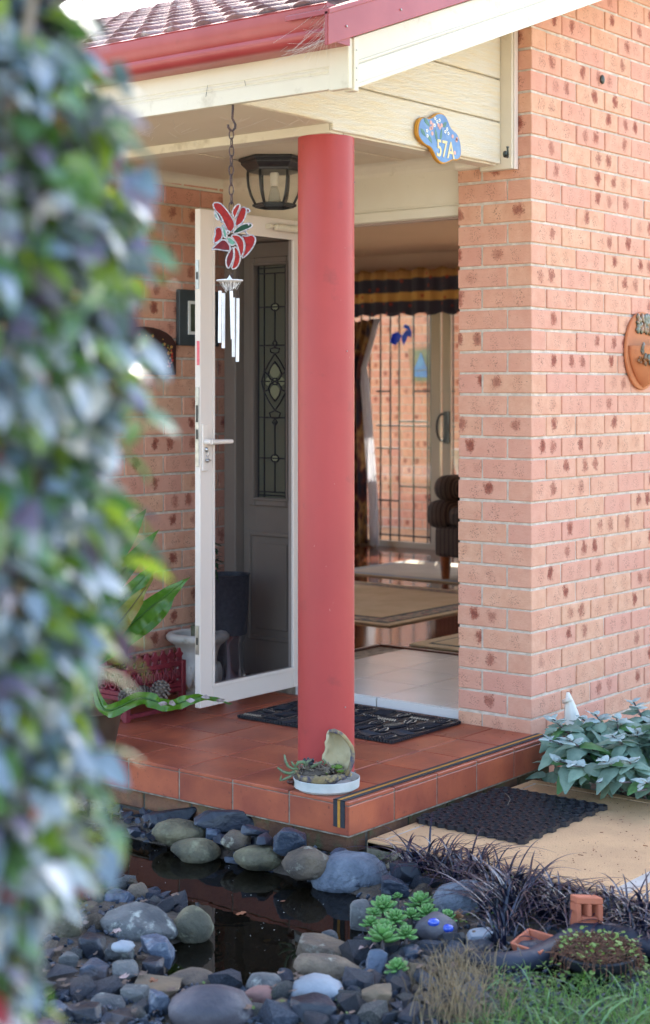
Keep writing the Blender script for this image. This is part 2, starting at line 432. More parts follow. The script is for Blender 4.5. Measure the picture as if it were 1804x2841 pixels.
# ================================================================== brick walls
BR = {}
def brick_mesh(l):
    k = round(l, 3)
    if k not in BR:
        BR[k] = []
        for _ in range(5):
            q = MB(); q.box(-l/2, l/2, -.055, .055, -.038, .038, jit=.0012); BR[k].append(mesh_of(q, 'brick', 'brick', bevel=.0028))
    return random.choice(BR[k])
def put_brick(parent, c, l=.23, rz=0):
    rz = rz+(pi if random.random() < .5 else 0)
    inst('brick', brick_mesh(l), parent, (c[0]+random.uniform(-.0008, .0008), c[1]+random.uniform(-.0015, .0015), c[2]+random.uniform(-.0008, .0008)), (0, 0, rz+random.uniform(-.003, .003)))
Z0 = .055
wall = tag(thing('brick_wall', (1.29, .08, -.13)), 'speckled salmon brick wall with corner pier, right of the open doorway', 'wall')
m = MB(); m.box(1.2955, 3.6, .0865, .19, -.30, 3.75); m.box(1.2955, 1.397, .1905, .4245, -.30, 2.9); m.box(1.3975, 1.46, .30, .424, -.2, 2.45)
m.build('mortar', 'mortar', wall)
for k in range(-4, 36):
    z = Z0+.086*k+.043
    for j in range(5):
        if k % 2 == 0:   # stretcher starts at the corner on the long face
            put_brick(wall, (1.29+.115+.24*j, .08+.055, z))
        else:
            if j == 0: put_brick(wall, (1.29+.055, .08+.115, z), .23, pi/2)
            put_brick(wall, (1.29+.12+.115+.24*j, .08+.055, z))
    if k < 31:
        if k % 2 == 0: put_brick(wall, (1.29+.055, .08+.12+.115, z), .23, pi/2)
        else: put_brick(wall, (1.29+.055, .08+.24+.055, z), .11, pi/2)
far = MB()
for k in range(-4, 43):
    z = Z0+.086*k+.043
    for j in range(5 if k < 36 else 0, 10):
        x = 1.29+.24*j+(0 if k % 2 == 0 else .12); far.box(x+.001, x+.229, .08, .19, z-.037, z+.037)
far.build('far_bricks', 'brick', wall, kind='stuff')

wall2 = tag(thing('brick_wall', (.8, 1.77, 0)), 'shaded brick wall of the porch alcove behind the urn and picture', 'wall')
m = MB(); m.box(.36, 1.385, 1.776, 1.88, -.3, 2.5); m.build('mortar', 'mortar', wall2)
for k in range(-2, 28):
    z = Z0+.086*k+.030
    x = .352-(.12 if k % 2 else 0)
    while x < 1.38:
        a = max(x, .352); b = min(x+.23, 1.384)
        if b-a > .05: put_brick(wall2, ((a+b)/2, 1.825, z), round(b-a, 3))
        x += .24
# the house front left of the porch, mostly behind the shrub
wall3 = tag(thing('brick_wall', (.352, 3, 0)), 'brick house front beyond the porch, mostly hidden by the shrub', 'wall')
m = MB(); m.box(.3595, .46, 1.885, 6.2, -.3, 2.5); m.box(.3595, 2.2, 6.2, 6.3, -.3, 2.9); m.box(5.6, 6.9, 6.2, 6.3, -.3, 2.9); m.build('mortar', 'mortar', wall3)
q = MB()
for k in range(-3, 28):
    z = Z0+.086*k+.030; y = 1.885-(.12 if k % 2 else 0)
    while y < 6.2:
        a = max(y, 1.77 if k % 2 else 1.885); q.box(.352, .45, max(a, 1.885), y+.23, z-.037, z+.037); y += .24
q.build('far_bricks', 'brick', wall3, kind='stuff')

# ================================================================== roof over the porch
SL = math.tan(rad(20)); roof = tag(thing('porch_roof', (.17, .2, 2.26)), 'low tiled gable roof over the porch with red gutter and cream boards', 'roof')
def rp(x): return 2.442+(x+.304)*SL
# cream fascia with moulded lines
XF = -.330; YF = -.250; ZF = 2.288
m = MB()
prof = [(0, 0), (0, .048), (.004, .052), (0, .057), (0, .063), (.004, .067), (0, .072), (0, .140), (.02, .140), (.02, 0)]
m.prism([(x, ZF+z) for x, z in prof], (XF, YF+.004, 0), (1, 0, 0), (0, 0, 1), (0, 6.5, 0)); m.build('fascia_board', 'cream_paint', roof, bevel=.0015)
m = MB(); m.box(XF-.004, XF+.019, YF-.006, YF+.070, ZF-.005, ZF+.149); m.build('fascia_joiner', 'cream_paint', roof, bevel=.002)
def sloped(mb, x0, x1, za, zb, y0, y1, zf=rp):     # za, zb offsets below the roof line
    pts = [(x0, zf(x0)-za), (x1, zf(x1)-za), (x1, zf(x1)-zb), (x0, zf(x0)-zb)]
    mb.prism(pts, (0, y0, 0), (1, 0, 0), (0, 0, 1), (0, y1-y0, 0))
m = MB(); sloped(m, XF+.020, 4.6, 0, .157, YF, YF+.028); m.build('barge_board', 'cream_paint', roof, bevel=.0015)
m = MB(); sloped(m, XF+.020, 4.6, .087, .157, YF-.0055, YF-.0005); sloped(m, XF+.020, 4.6, .075, .082, YF-.0045, YF-.0004); sloped(m, XF+.020, 4.6, .144, .1575, YF-.008, YF-.006); m.build('barge_moulding', 'cream_paint', roof, bevel=.0012)
m = MB(); m.box(XF+.018, XF+.042, YF-.011, YF+.028, ZF-.010, ZF+.154); m.build('barge_end', 'cream_paint', roof, bevel=.002)
for z in (.024, .060, .115):
    q = MB(); q.ell((XF+.030, YF-.012, ZF+z), .003, .002, .003, 1); q.build('nail', 'steel', roof)
m = MB(); sloped(m, XF+.021, 4.6, .052, .060, YF+.0285, .0795); sloped(m, XF+.021, 1.249, .0525, .0605, .0798, .1995); m.build('barge_lining', 'soffit_paint', roof)
# red barge capping
def rc(x): return 2.493+(x+.459)*SL
m = MB(); sloped(m, -.459, 4.6, 0, .103, YF-.026, YF-.012, rc); sloped(m, -.459, 4.6, -.006, .011, YF-.030, YF+.14, rc); m.build('barge_cap', 'red_gutter', roof, bevel=.002)
for xx in (-.37, -.09, .36, .9):
    q = MB(); q.ell((xx, YF-.028, rc(xx)-.064), .004, .003, .004, 1); q.build('nail', 'steel', roof)
# gutter: quad profile extruded along y
gp0 = [(.028, 2.512), (-.045, 2.512), (-.062, 2.517), (-.075, 2.530), (-.079, 2.545), (-.077, 2.556), (-.084, 2.566), (-.092, 2.600), (-.092, 2.628), (-.096, 2.632), (-.090, 2.636), (-.086, 2.631), (-.086, 2.600), (-.076, 2.566), (-.070, 2.552), (-.071, 2.542), (-.060, 2.524), (-.045, 2.518), (.022, 2.518), (.022, 2.60), (.028, 2.60)]
gp = [(XF-.002+(x-.028)*.93, ZF+(z-2.377)*.915) for x, z in gp0]
m = MB(); m.prism(gp, (0, YF-.010, 0), (1, 0, 0), (0, 0, 1), (0, 6.5, 0)); m.build('gutter', 'red_gutter', roof, smooth=True, angle=35)
m = MB(); m.box(gp[9][0], XF-.003, YF-.0115, YF-.0102, ZF+.122, ZF+.233); m.build('gutter_end', 'red_gutter', roof)
# roof tiles: S profile courses
def roof_tile_mesh():
    q = MB(); n = 14; rows = []; prof = []
    for i in range(n+1):
        t = i/n; y = -.137+.274*t; prof.append((y, .030*abs(sin(t*tau))**.9))
    for (xx, dz) in ((0, .024), (0.004, .027), (.375, .004)):
        rows.append(q.verts([(xx, y, h+dz) for y, h in prof]))
    bot = q.verts([(0, y, h+.004) for y, h in prof]); allr = [bot]+rows
    for a, b in zip(allr, allr[1:]):
        for i in range(n): q.face([a[i], a[i+1], b[i+1], b[i]])
    return mesh_of(q, 'roof_tile', 'roof_tile', smooth=True, angle=50)
RT = roof_tile_mesh(); sp = .274
for c in range(16):
    for j in range(13):
        x = -.418+c*.306*cos(rad(20)); y = -.085+j*sp
        inst('roof_tile', RT, roof, (x, y, 2.492+(x+.418)*SL+random.uniform(-.002, .002)), (random.uniform(-.006, .006), -rad(20), random.uniform(-.008, .008)))
# rest of the roof plane, for the shade it casts
m = MB()
def RZ(x): return 2.479+(x+.418)*SL
m.prism([(-.41, RZ(-.41)-.02), (4.6, RZ(4.6)-.02), (8.5, RZ(.7)-.02), (8.5, RZ(.7)-.04), (4.6, RZ(4.6)-.04), (-.41, RZ(-.41)-.04)], (0, YF+.03, 0), (1, 0, 0), (0, 0, 1), (0, 6.7, 0)); m.build('roof_sheathing', 'roof_tile', roof)
# gable cladding boards (y = .2) with shadow lines
mm, nt, p = base('weatherboard'); v = coords(nt, False, (2.0, 1, 26))
col = mixc(nt, ramp(nt, noi(nt, v, 3, 5), [(.4, 0), (.65, 1)]), CREAM, (.75, .63, .42)); nt.links.new(col, p.inputs['Base Color']); p.inputs['Roughness'].default_value = .5
wv = N(nt, 'ShaderNodeTexWave', wave_type='BANDS', bands_direction='Z'); wv.inputs['Scale'].default_value = 9; wv.inputs['Distortion'].default_value = 9; wv.inputs['Detail'].default_value = 3; wv.inputs['Detail Scale'].default_value = 2
nt.links.new(coords(nt, False, (1.3, 1, 7)), wv.inputs['Vector']); bump(nt, p, wv.outputs[1], .0018, .7)
zs = [2.262, 2.432, 2.602, 2.772, 2.942]
XG = XF+.022
for i, (a, b) in enumerate(zip(zs, zs[1:])):
    lo = a+.003; hi = b-.003; top = lambda x: rp(x)-.063
    xat = lambda z: -.304+(z+.063-2.442)/SL           # where the sloping lining crosses height z
    if i == 0: poly = [(XG, 2.290), (.168, 2.290), (.168, lo), (1.25, lo), (1.25, hi), (max(XG, xat(hi)), hi)] + ([(XG, top(XG))] if xat(hi) > XG else [])
    else:
        xl = max(XG, xat(lo))
        if xl > 1.25: break
        poly = [(xl, lo), (1.25, lo)] + ([(1.25, hi), (xat(hi), hi)] if xat(hi) < 1.25 else [(1.25, top(1.25))])
    q = MB(); q.prism(poly, (0, .2, 0), (1, 0, 0), (0, 0, 1), (0, .014, 0)); q.build('weatherboard', 'weatherboard', roof, bevel=.003)
m = MB(); m.prism([(.262, 2.332), (1.249, 2.332), (1.249, 2.92), (.262, 2.56)], (0, .2165, 0), (1, 0, 0), (0, 0, 1), (0, .06, 0)); m.build('gable_backing', 'cream_paint', roof)
# corner trim where the cladding meets the pier
m = MB(); m.box(1.2515, 1.2885, .148, .30, 2.243, 2.93); m.build('gable_trim', 'cream_paint', roof, bevel=.002)
m = MB(); m.box(1.262, 1.2875, .141, .1475, 2.243, 2.93); m.build('gable_trim_edge', 'white_metal', roof, bevel=.001)
# beam underside and beam along y
m = MB(); m.box(.17, .25, .2165, 6.2, 2.258, 2.398); m.build('beam', 'cream_paint', roof, bevel=.002)
m = MB(); m.box(.252, 1.25, .2165, .29, 2.2585, 2.329); m.build('beam', 'cream_paint', roof, bevel=.002)
m = MB(); m.box(XF+.0205, .1685, .2155, 6.2, 2.290, 2.298); m.box(.2505, .36, 1.89, 6.2, 2.2905, 2.2985); m.build('eave_lining', 'soffit_paint', roof)
m = MB(); m.box(.2525, 1.40, .2925, 1.79, 2.331, 2.345); m.build('porch_ceiling', 'soffit_paint', roof)
for yy in (.7, 1.25):
    q = MB(); q.box(.26, 1.33, yy, yy+.03, 2.3265, 2.3305); q.build('ceiling_batten', 'soffit_paint', roof, bevel=.001)
# cornices
def cove(name, a, b, inward, h=.055):
    a = Vector(a); b = Vector(b); d = (b-a); inn = Vector(inward)
    pts = [(0, -h)]+[(h*(1-cos(t*pi/10)), -h+h*sin(t*pi/10)) for t in range(6)]+[(0, 0)]
    q = MB(); q.prism(pts, a, inn, (0, 0, 1), d); return q.build(name, 'cream_paint', roof)
cove('cornice', (.26, 1.772, 2.3305), (1.39, 1.772, 2.3305), (0, -1, 0)); cove('cornice', (1.338, .44, 2.3305), (1.338, 1.76, 2.3305), (-1, 0, 0))
m = MB(); m.box(1.255, 1.39, .302, .44, 2.258, 2.3295); m.build('pier_head', 'cream_paint', roof, bevel=.02, seg=3)
# frieze above the doorway
m = MB(); m.box(1.338, 1.36, .428, 1.775, 2.082, 2.30); m.build('frieze', 'cream_paint', roof, bevel=.002)
m = MB(); m.box(1.328, 1.338, .430, 1.34, 2.084, 2.125); m.box(1.333, 1.338, .43, 1.34, 2.128, 2.138); m.build('head_moulding', 'cream_paint', roof, bevel=.002)
# cobwebs and drips under the gutter corner
M('web_silk', (.75, .72, .68), None, 5, .9)
rnd = random.Random(4); q = MB()
for i in range(46):
    a_ = Vector((rnd.uniform(-.46, -.42), YF-.015, rnd.uniform(2.40, 2.52))); b_ = Vector((rnd.uniform(-.47, XF), rnd.uniform(YF-.02, YF+.2), rnd.uniform(2.36, 2.46))); q.tube([a_, a_.lerp(b_, .5)+Vector((-.004, 0, -.008)), b_], .00035, 3, False)
for i in range(26):
    a_ = Vector((rnd.uniform(-.3, .12), rnd.uniform(.22, .9), 2.288)); q.tube([a_, a_+Vector((.03, rnd.uniform(-.05, .05), -.02)), a_+Vector((.09, rnd.uniform(-.08, .08), .01))], .00035, 3, False)
q.build('cobweb', 'web_silk', roof, kind='stuff')
rnd = random.Random(9)
for i in range(5):
    y_ = rnd.uniform(.1, 1.6); q = MB(); q.tube([(XF-.001, y_, rnd.uniform(2.30, 2.40)), (XF-.002, y_+rnd.uniform(-.012, .012), 2.35+rnd.uniform(-.03, .05))], rnd.uniform(.0004, .0008), 4); q.build('insect_speck', 'dark_metal', roof)
# gutter guard mesh over the gutter at the corner
m = MB()
for i in range(40):
    m.tube([(-.445+i*.0045, -.24, 2.528+i*.0012), (-.445+i*.0045, .04, 2.528+i*.0012)], .0006, 3, False)
for j in range(60): m.tube([(-.445, -.24+j*.005, 2.528), (-.27, -.24+j*.005, 2.576)], .0006, 3, False)
m.build('gutter_guard', 'dark_metal', roof, kind='stuff')

# ================================================================== column
c = thing('porch_column', (.27, .31, 0)); tag(c, 'round dusty red porch column standing at the tiled corner', 'column')
m = MB(); m.lathe([(.1005, 0.001), (.1005, .7), (.1005, 1.5), (.1005, 2.258)], (.27, .31, 0), 72); m.build('shaft', 'red_column', c, smooth=True, angle=60)
m = MB(); m.lathe([(.1008, .0008), (.1065, .0012), (.1045, .005), (.1008, .009)], (.27, .31, 0), 60, .02); m.build('sealant', 'old_mortar', c, smooth=True)
rs_ = random.Random(12); M('scuff', (.62, .24, .21), (.30, .06, .055), 60, .7); q = MB()
for i in range(44):
    a_ = rad(rs_.uniform(-170, 20)); z_ = rs_.choice((rs_.uniform(.01, .12), rs_.uniform(.02, 2.2))); L_ = rs_.uniform(.002, .010); w_ = rs_.uniform(.0006, .0018); tl = rs_.uniform(-.8, .8); r_ = .1013
    P_ = [(a_-w_*10, z_), (a_+w_*10, z_+w_), (a_+w_*10+tl*L_*10, z_+L_), (a_-w_*6+tl*L_*10, z_+L_)]
    q.face(q.verts([(.27+r_*cos(t), .31+r_*sin(t), z2) for t, z2 in P_]))
q.build('scuff_marks', 'scuff', c, kind='stuff')
for a, z in ((-100, .25), (-95, 1.5), (-60, 2.1)):
    q = MB(); q.ell((.27+.101*cos(rad(a)), .31+.101*sin(rad(a)), z), .003, .003, .003, 1); q.build('screw', 'steel', c)
# ================================================================== doorway: sidelight, threshold, screen door
M('door_grey', (.40, .34, .27), (.36, .30, .24), 4, .45)
M('white_tile', (.74, .71, .68), (.68, .65, .62), 3, .18, world=True, rand=.04)
M('lead', (.02, .02, .022), (.04, .04, .04), 60, .5)
mt, nt, gl = seethrough('textured_glass', (.55, .56, .42), .5, (.36, .38, .26), 1.4, .12)
b_ = N(nt, 'ShaderNodeBump'); b_.inputs['Distance'].default_value = .004; nt.links.new(noi(nt, coords(nt), 130, 3), b_.inputs['Height']); nt.links.new(b_.outputs[0], gl.inputs['Normal'])
seethrough('bevel_glass', (.85, .88, .7), .55, (.85, .9, .55), 1.5, .05)  # whitish opaque colour stands in for light reflected by the bevels
seethrough('screen_mesh', (.62, .60, .60), .30, (.020, .020, .026), .05, .3)
seethrough('clear_glass', (.96, .97, .96), .02, (.5, .5, .5), 1.0, .01)
sl_ = tag(thing('front_door', (1.40, 1.55, 0)), 'panelled grey door with leadlight glass, seen through the screen', 'door')
XD = 1.40
m = MB(); m.box(XD-.055, XD+.05, 1.700, 1.773, .04, 2.078); m.box(XD-.055, XD+.05, 1.318, 1.352, .04, 2.078); m.box(XD-.055, XD+.05, 1.352, 1.700, 2.042, 2.078)
m.build('door_frame', 'door_grey', sl_, bevel=.006)
# door leaf built as stiles and rails round the openings
ya, yb = 1.356, 1.697; gy0, gy1 = 1.428, 1.620; gz0, gz1 = .868, 1.935
m = MB()
m.box(XD+.002, XD+.042, ya, gy0, .05, 2.038); m.box(XD+.002, XD+.042, gy1, yb, .05, 2.038)
m.box(XD+.0025, XD+.0415, gy0, gy1, .05, gz0); m.box(XD+.0025, XD+.0415, gy0, gy1, gz1, 2.038); m.build('leaf', 'door_grey', sl_)
def frame_yz(name, y0, y1, z0, z1, w, x0, x1, mat, parent, bev=.003):
    q = MB(); q.box(x0, x1, y0-w, y0, z0-w, z1+w); q.box(x0, x1, y1, y1+w, z0-w, z1+w); q.box(x0+.0003, x1, y0, y1, z0-w, z0); q.box(x0+.0003, x1, y0, y1, z1, z1+w)
    return q.build(name, mat, parent, bevel=bev)
frame_yz('glass_moulding', gy0, gy1, gz0, gz1, .038, XD-.012, XD+.0015, 'door_grey', sl_, .005)
frame_yz('glass_moulding', gy0, gy1, gz0, gz1, .012, XD-.020, XD-.0125, 'door_grey', sl_, .003)
frame_yz('panel_moulding', 1.400, 1.650, .235, .690, .022, XD-.010, XD+.0015, 'door_grey', sl_, .005)
m = MB(); m.box(XD-.006, XD+.0015, 1.43, 1.62, .265, .66); m.build('raised_panel', 'door_grey', sl_, bevel=.005)
gly = MB(); gly.box(XD+.016, XD+.020, gy0, gy1, gz0, gz1); glass = gly.build('leadlight_glass', 'textured_glass', sl_)
# lead cames: local coords (s: 0..1 across from left edge gy1 to gy0, t: height)
def LP(s, t): return (XD+.013, gy1-(gy1-gy0)*s, gz1-(gz1-gz0)*t)
def came(pts, r=.0032):
    lead.tube([LP(*p) for p in pts], r, 5)
lead = MB()
for s in (.02, .20, .86, .98): came([(s, 0), (s, 1)])
for t in (.012, .035, .18, .345, .655, .83, .975, .99): came([(.02, t), (.98, t)])
for a, b in ((.035, .17), (.19, .33), (.67, .82), (.84, .975)): came([(.53, a), (.53, b)])
def cring(cs, ct, rs, rt, n=20, r=.003): 
    lead.loop([LP(cs+rs*cos(tau*k/n), ct+rt*sin(tau*k/n)) for k in range(n)], r, 5)
cring(.53, .18, .12, .016); cring(.53, .83, .12, .016); cring(.53, .5, .10, .014)
for sg in (-1, 1):
    came([(.53, .38), (.53+sg*.17, .415), (.53+sg*.34, .46), (.53+sg*.42, .5), (.53+sg*.34, .545), (.53+sg*.17, .59), (.53, .625)])
    came([(.53, .415), (.53+sg*.13, .44), (.53+sg*.22, .47), (.53+sg*.14, .49), (.53, .5)], .0042)
    came([(.53, .585), (.53+sg*.13, .56), (.53+sg*.20, .53), (.53+sg*.14, .51), (.53, .5)], .0042)
    came([(.53, .355), (.53+sg*.15, .36), (.53+sg*.12, .375), (.53, .38)]); came([(.53, .625), (.53+sg*.17, .635), (.53+sg*.13, .655), (.53, .66)])
    came([(.53+sg*.22, .47), (.53+sg*.36, .455)]); came([(.53+sg*.2, .535), (.53+sg*.36, .545)]); came([(.53+sg*.14, .5), (.53+sg*.44, .5)])
    came([(.53, .32), (.53+sg*.07, .335), (.53, .352)]); came([(.53, .66), (.53+sg*.08, .675), (.53, .69)])
lead.build('lead_came', 'lead', sl_)
def gem(cs, ct, rs, rt):
    q = MB(); q.prism([(cos(tau*k/16), sin(tau*k/16)) for k in range(16)], LP(cs, ct), (0, rs*(gy1-gy0), 0), (0, 0, rt*(gz1-gz0)), (.003, 0, 0)); return q.build('bevelled_piece', 'bevel_glass', sl_)
gem(.53, .455, .16, .030); gem(.53, .545, .15, .030); gem(.53, .5, .07, .010); gem(.33, .5, .09, .018); gem(.74, .5, .09, .018); gem(.53, .18, .09, .012); gem(.53, .83, .09, .012)

# ------------------------------------------------------------------ screen door, opened outwards along x
SDY = 1.30; SX0, SX1 = .662, 1.325; SZ0, SZ1 = .049, 2.112
sdr = tag(thing('screen_door', (SX1, SDY, SZ0)), 'cream framed security screen door standing open beside the red column', 'door')
m = MB(); fw = .084; y0, y1 = SDY-.015, SDY+.015
m.box(SX0, SX0+fw, y0, y1, SZ0, SZ1); m.build('lock_stile', 'white_metal', sdr, bevel=.002)
m = MB(); m.box(SX1-.06, SX1, y0, y1, SZ0, SZ1); m.build('hinge_stile', 'white_metal', sdr, bevel=.002)
m = MB(); m.box(SX0+fw+.0005, SX1-.0605, y0, y1, SZ0, SZ0+.088); m.build('bottom_rail', 'white_metal', sdr, bevel=.002)
m = MB(); m.box(SX0+fw+.0005, SX1-.0605, y0, y1, SZ1-.085, SZ1); m.build('top_rail', 'white_metal', sdr, bevel=.002)
m = MB(); i0 = SX0+fw-.012
m.box(i0, i0+.014, y0-.005, y0-.0005, SZ0+.076, SZ1-.073); m.box(i0+.0145, SX1-.05, y0-.005, y0-.0005, SZ0+.076, SZ0+.09); m.box(i0+.0145, SX1-.05, y0-.005, y0-.0005, SZ1-.087, SZ1-.073)
m.build('mesh_bead', 'white_metal', sdr, bevel=.001)
m = MB(); m.face(m.verts([(SX0+fw-.005, SDY-.003, SZ0+.08), (SX1-.055, SDY-.003, SZ0+.08), (SX1-.055, SDY-.003, SZ1-.08), (SX0+fw-.005, SDY-.003, SZ1-.08)])); m.build('mesh_panel', 'screen_mesh', sdr)
# lock edge strips on the narrow edge
m = MB(); m.box(SX0-.003, SX0-.0005, SDY-.010, SDY+.010, 1.045, 1.395-.02); m.build('lock_plate', 'steel', sdr)
m = MB(); m.box(SX0-.004, SX0-.0032, SDY-.006, SDY+.006, 1.16, 1.20); m.box(SX0-.004, SX0-.0032, SDY-.006, SDY+.006, 1.23, 1.30); m.build('latch', 'dark_metal', sdr)
for z in (.33, 1.84): 
    q = MB(); q.box(SX0-.003, SX0-.0005, SDY-.009, SDY+.009, z-.06, z+.06); q.build('strike_plate', 'steel', sdr)
    q = MB(); q.box(SX0-.004, SX0-.0032, SDY-.005, SDY+.005, z-.02, z+.01); q.build('strike_slot', 'dark_metal', sdr)
hp = on(480, 1050, 1, y0); 
m = MB(); m.box(hp.x-.019, hp.x+.017, y0-.010, y0-.0005, hp.z-.083-.02, hp.z+.093); plate = m.build('handle_plate', 'white_metal', sdr, bevel=.006, seg=2)
m = MB(); hz = on(480, 1039, 1, y0).z
m.tube([(hp.x, y0-.009, hz), (hp.x, y0-.045, hz)], .012, 14); m.tube([(hp.x-.004, y0-.045, hz), (hp.x+.05, y0-.050, hz), (hp.x+.118, y0-.050, hz)], [.011, .010, .009], 12); m.build('lever_handle', 'white_metal', sdr, smooth=True, angle=50)
m = MB(); kz = on(480, 1057, 1, y0).z
m.ell((hp.x, y0-.014, kz), .007, .008, .011, 2); m.loop([(hp.x+.0, y0-.02+.006*cos(tau*k/10), kz-.018+.014*sin(tau*k/10)) for k in range(10)], .0013, 5)
m.ell((hp.x+.002, y0-.02, kz-.045), .010, .007, .009, 2); m.box(hp.x+.004, hp.x+.022, y0-.022, y0-.019, kz-.048, kz-.042); m.build('key', 'steel', sdr, smooth=True)
m = MB(); a = on(650, 534, 1, y0-.03); m.tube([(a.x, a.y, a.z), (a.x+.30, a.y, a.z)], .0155, 18); m.tube([(a.x-.012, a.y, a.z), (a.x, a.y, a.z)], [.008, .012], 12); m.tube([(a.x-.03, a.y, a.z+.004), (a.x-.01, a.y, a.z)], .004, 8); m.build('door_closer', 'cream_paint', sdr, smooth=True, angle=50)
m = MB(); m.box(a.x-.04, a.x-.022, y0-.03, y0-.0005, a.z-.008, a.z+.012); m.build('closer_bracket', 'cream_paint', sdr, bevel=.002)
m = MB(); pz = on(455, 830, 1, SDY).z; m.box(SX0-.0012, SX0-.0004, SDY-.012, SDY+.003, pz-.05, pz+.05); mk = M('pink_mark', (.75, .10, .16), (.8, .2, .2), 50, .6); m.build('pink_tape', 'pink_mark', sdr)
for z in (.3, 1.1, 1.9):
    q = MB(); q.tube([(SX1+.006, y0-.004, z-.04), (SX1+.006, y0-.004, z+.04)], .007, 10); q.build('hinge', 'white_metal', sdr)

# ================================================================== interior
hall = thing('hall_floor', (1.34, .43, 0), kind='structure'); TZ = .04
m = MB(); m.box(1.3425, 2.47, .43, 1.70, -.1, TZ-.003); m.box(1.47, 2.47, .21, .4295, -.1, TZ-.003); m.build('hall_bed', 'grout', hall)
T3 = .33; x = 1.352
# the nosing row, then square tiles
nos = [(.436, .88), (.883, 1.333)]
for a, b in nos:
    q = MB(); q.box(1.335, 1.347, a+.002, b-.001, .001, TZ-.001); q.build('nosing_tile', 'white_tile', hall, bevel=.002)
y = 1.335-3*T3-.0
for i in range(4):
    for j in range(-1, 5):
        xa = 1.349+i*T3; xb = min(xa+T3, 2.468); ya_ = .225+(j-1)*T3; yb_ = min(ya_+T3, 1.698)
        lim = .43 if xa < 1.47 else .26
        ya_ = max(ya_, lim)
        if xb-xa < .04 or yb_-ya_ < .05: continue
        inst('floor_tile', tile_mesh(xb-xa-.004, yb_-ya_-.004, .010, 'white_tile', .0012), hall, ((xa+xb)/2, (ya_+yb_)/2, TZ-.004), jr(.0008))
mm, nt, p = base('timber_floor')
v = coords(nt, True); bt = N(nt, 'ShaderNodeTexBrick'); bt.offset = .37
for kk, vv in (('Scale', 1), ('Mortar Size', .0012), ('Brick Width', 1.6), ('Row Height', .085)): bt.inputs[kk].default_value = vv
bt.inputs['Color1'].default_value = (.10, .022, .010, 1); bt.inputs['Color2'].default_value = (.19, .048, .018, 1); bt.inputs['Mortar'].default_value = (.02, .006, .004, 1)
nt.links.new(v, bt.inputs['Vector'])
col = mixc(nt, ramp(nt, noi(nt, coords(nt, True, (3, 40, 1)), 2, 6), [(.35, 0), (.7, .7)]), bt.outputs[0], (.07, .018, .01)); nt.links.new(col, p.inputs['Base Color'])
p.inputs['Roughness'].default_value = .09; p.inputs['Specular IOR Level'].default_value = .5
m = MB(); m.box(2.474, 7.1, .2, 6.2, -.1, TZ+.002); m.box(1.46, 2.4735, 1.703, 6.2, -.1, TZ+.0025); m.build('timber_floor', 'timber_floor', kind='structure')
M('threshold_wood', (.10, .03, .02), (.07, .02, .012), 20, .4)
m = MB(); m.box(2.4695, 2.495, .2, 1.71, TZ-.01, TZ+.008); m.box(1.46, 2.47, 1.6985, 1.72, TZ-.01, TZ+.008); m.build('floor_strip', 'threshold_wood', hall, bevel=.002)
M('mauve_wall', (.58, .44, .37), (.55, .42, .35), 2, .9, world=True)
room = tag(thing('room_walls', (4, 3, 0)), 'mauve brown plastered room walls and ceiling behind the open door', 'wall')
m = MB(); m.box(1.46, 7.1, .195, 6.3, 2.50, 2.55); m.build('ceiling', 'mauve_wall', room)
DX = 6.75; DY0, DY1, DZ = 3.55, 5.25, 2.12
m = MB(); m.box(DX, DX+.12, .26, .5, 0, 2.5); m.box(DX, DX+.12, 3.3, DY0, 0, 2.5); m.box(DX, DX+.12, .5, 3.3, 0, .1); m.box(DX, DX+.12, .5, 3.3, 2.2, 2.5); m.box(DX, DX+.12, DY1, 6.2, 0, 2.5); m.box(DX+.001, DX+.119, DY0, DY1, DZ, 2.5); m.build('back_wall', 'mauve_wall', room)
m = MB(); m.box(1.405, 1.455, .43, 1.76, 2.08, 2.50); m.box(1.3985, 1.457, .2, .4275, 0.041, 2.5); m.box(1.46, 6.74, .195, .255, 0, 2.5); m.build('side_wall', 'mauve_wall', room)
m = MB(); m.box(1.462, 1.50, 1.77, 6.2, 0, 2.5); m.box(1.51, 2.2, 6.12, 6.19, 0, 2.5); m.box(5.6, 6.74, 6.12, 6.19, 0, 2.5); m.box(2.2, 5.6, 6.12, 6.19, 2.15, 2.5); m.box(2.2, 5.6, 6.12, 6.19, 0, .3); m.build('far_wall', 'mauve_wall', room)
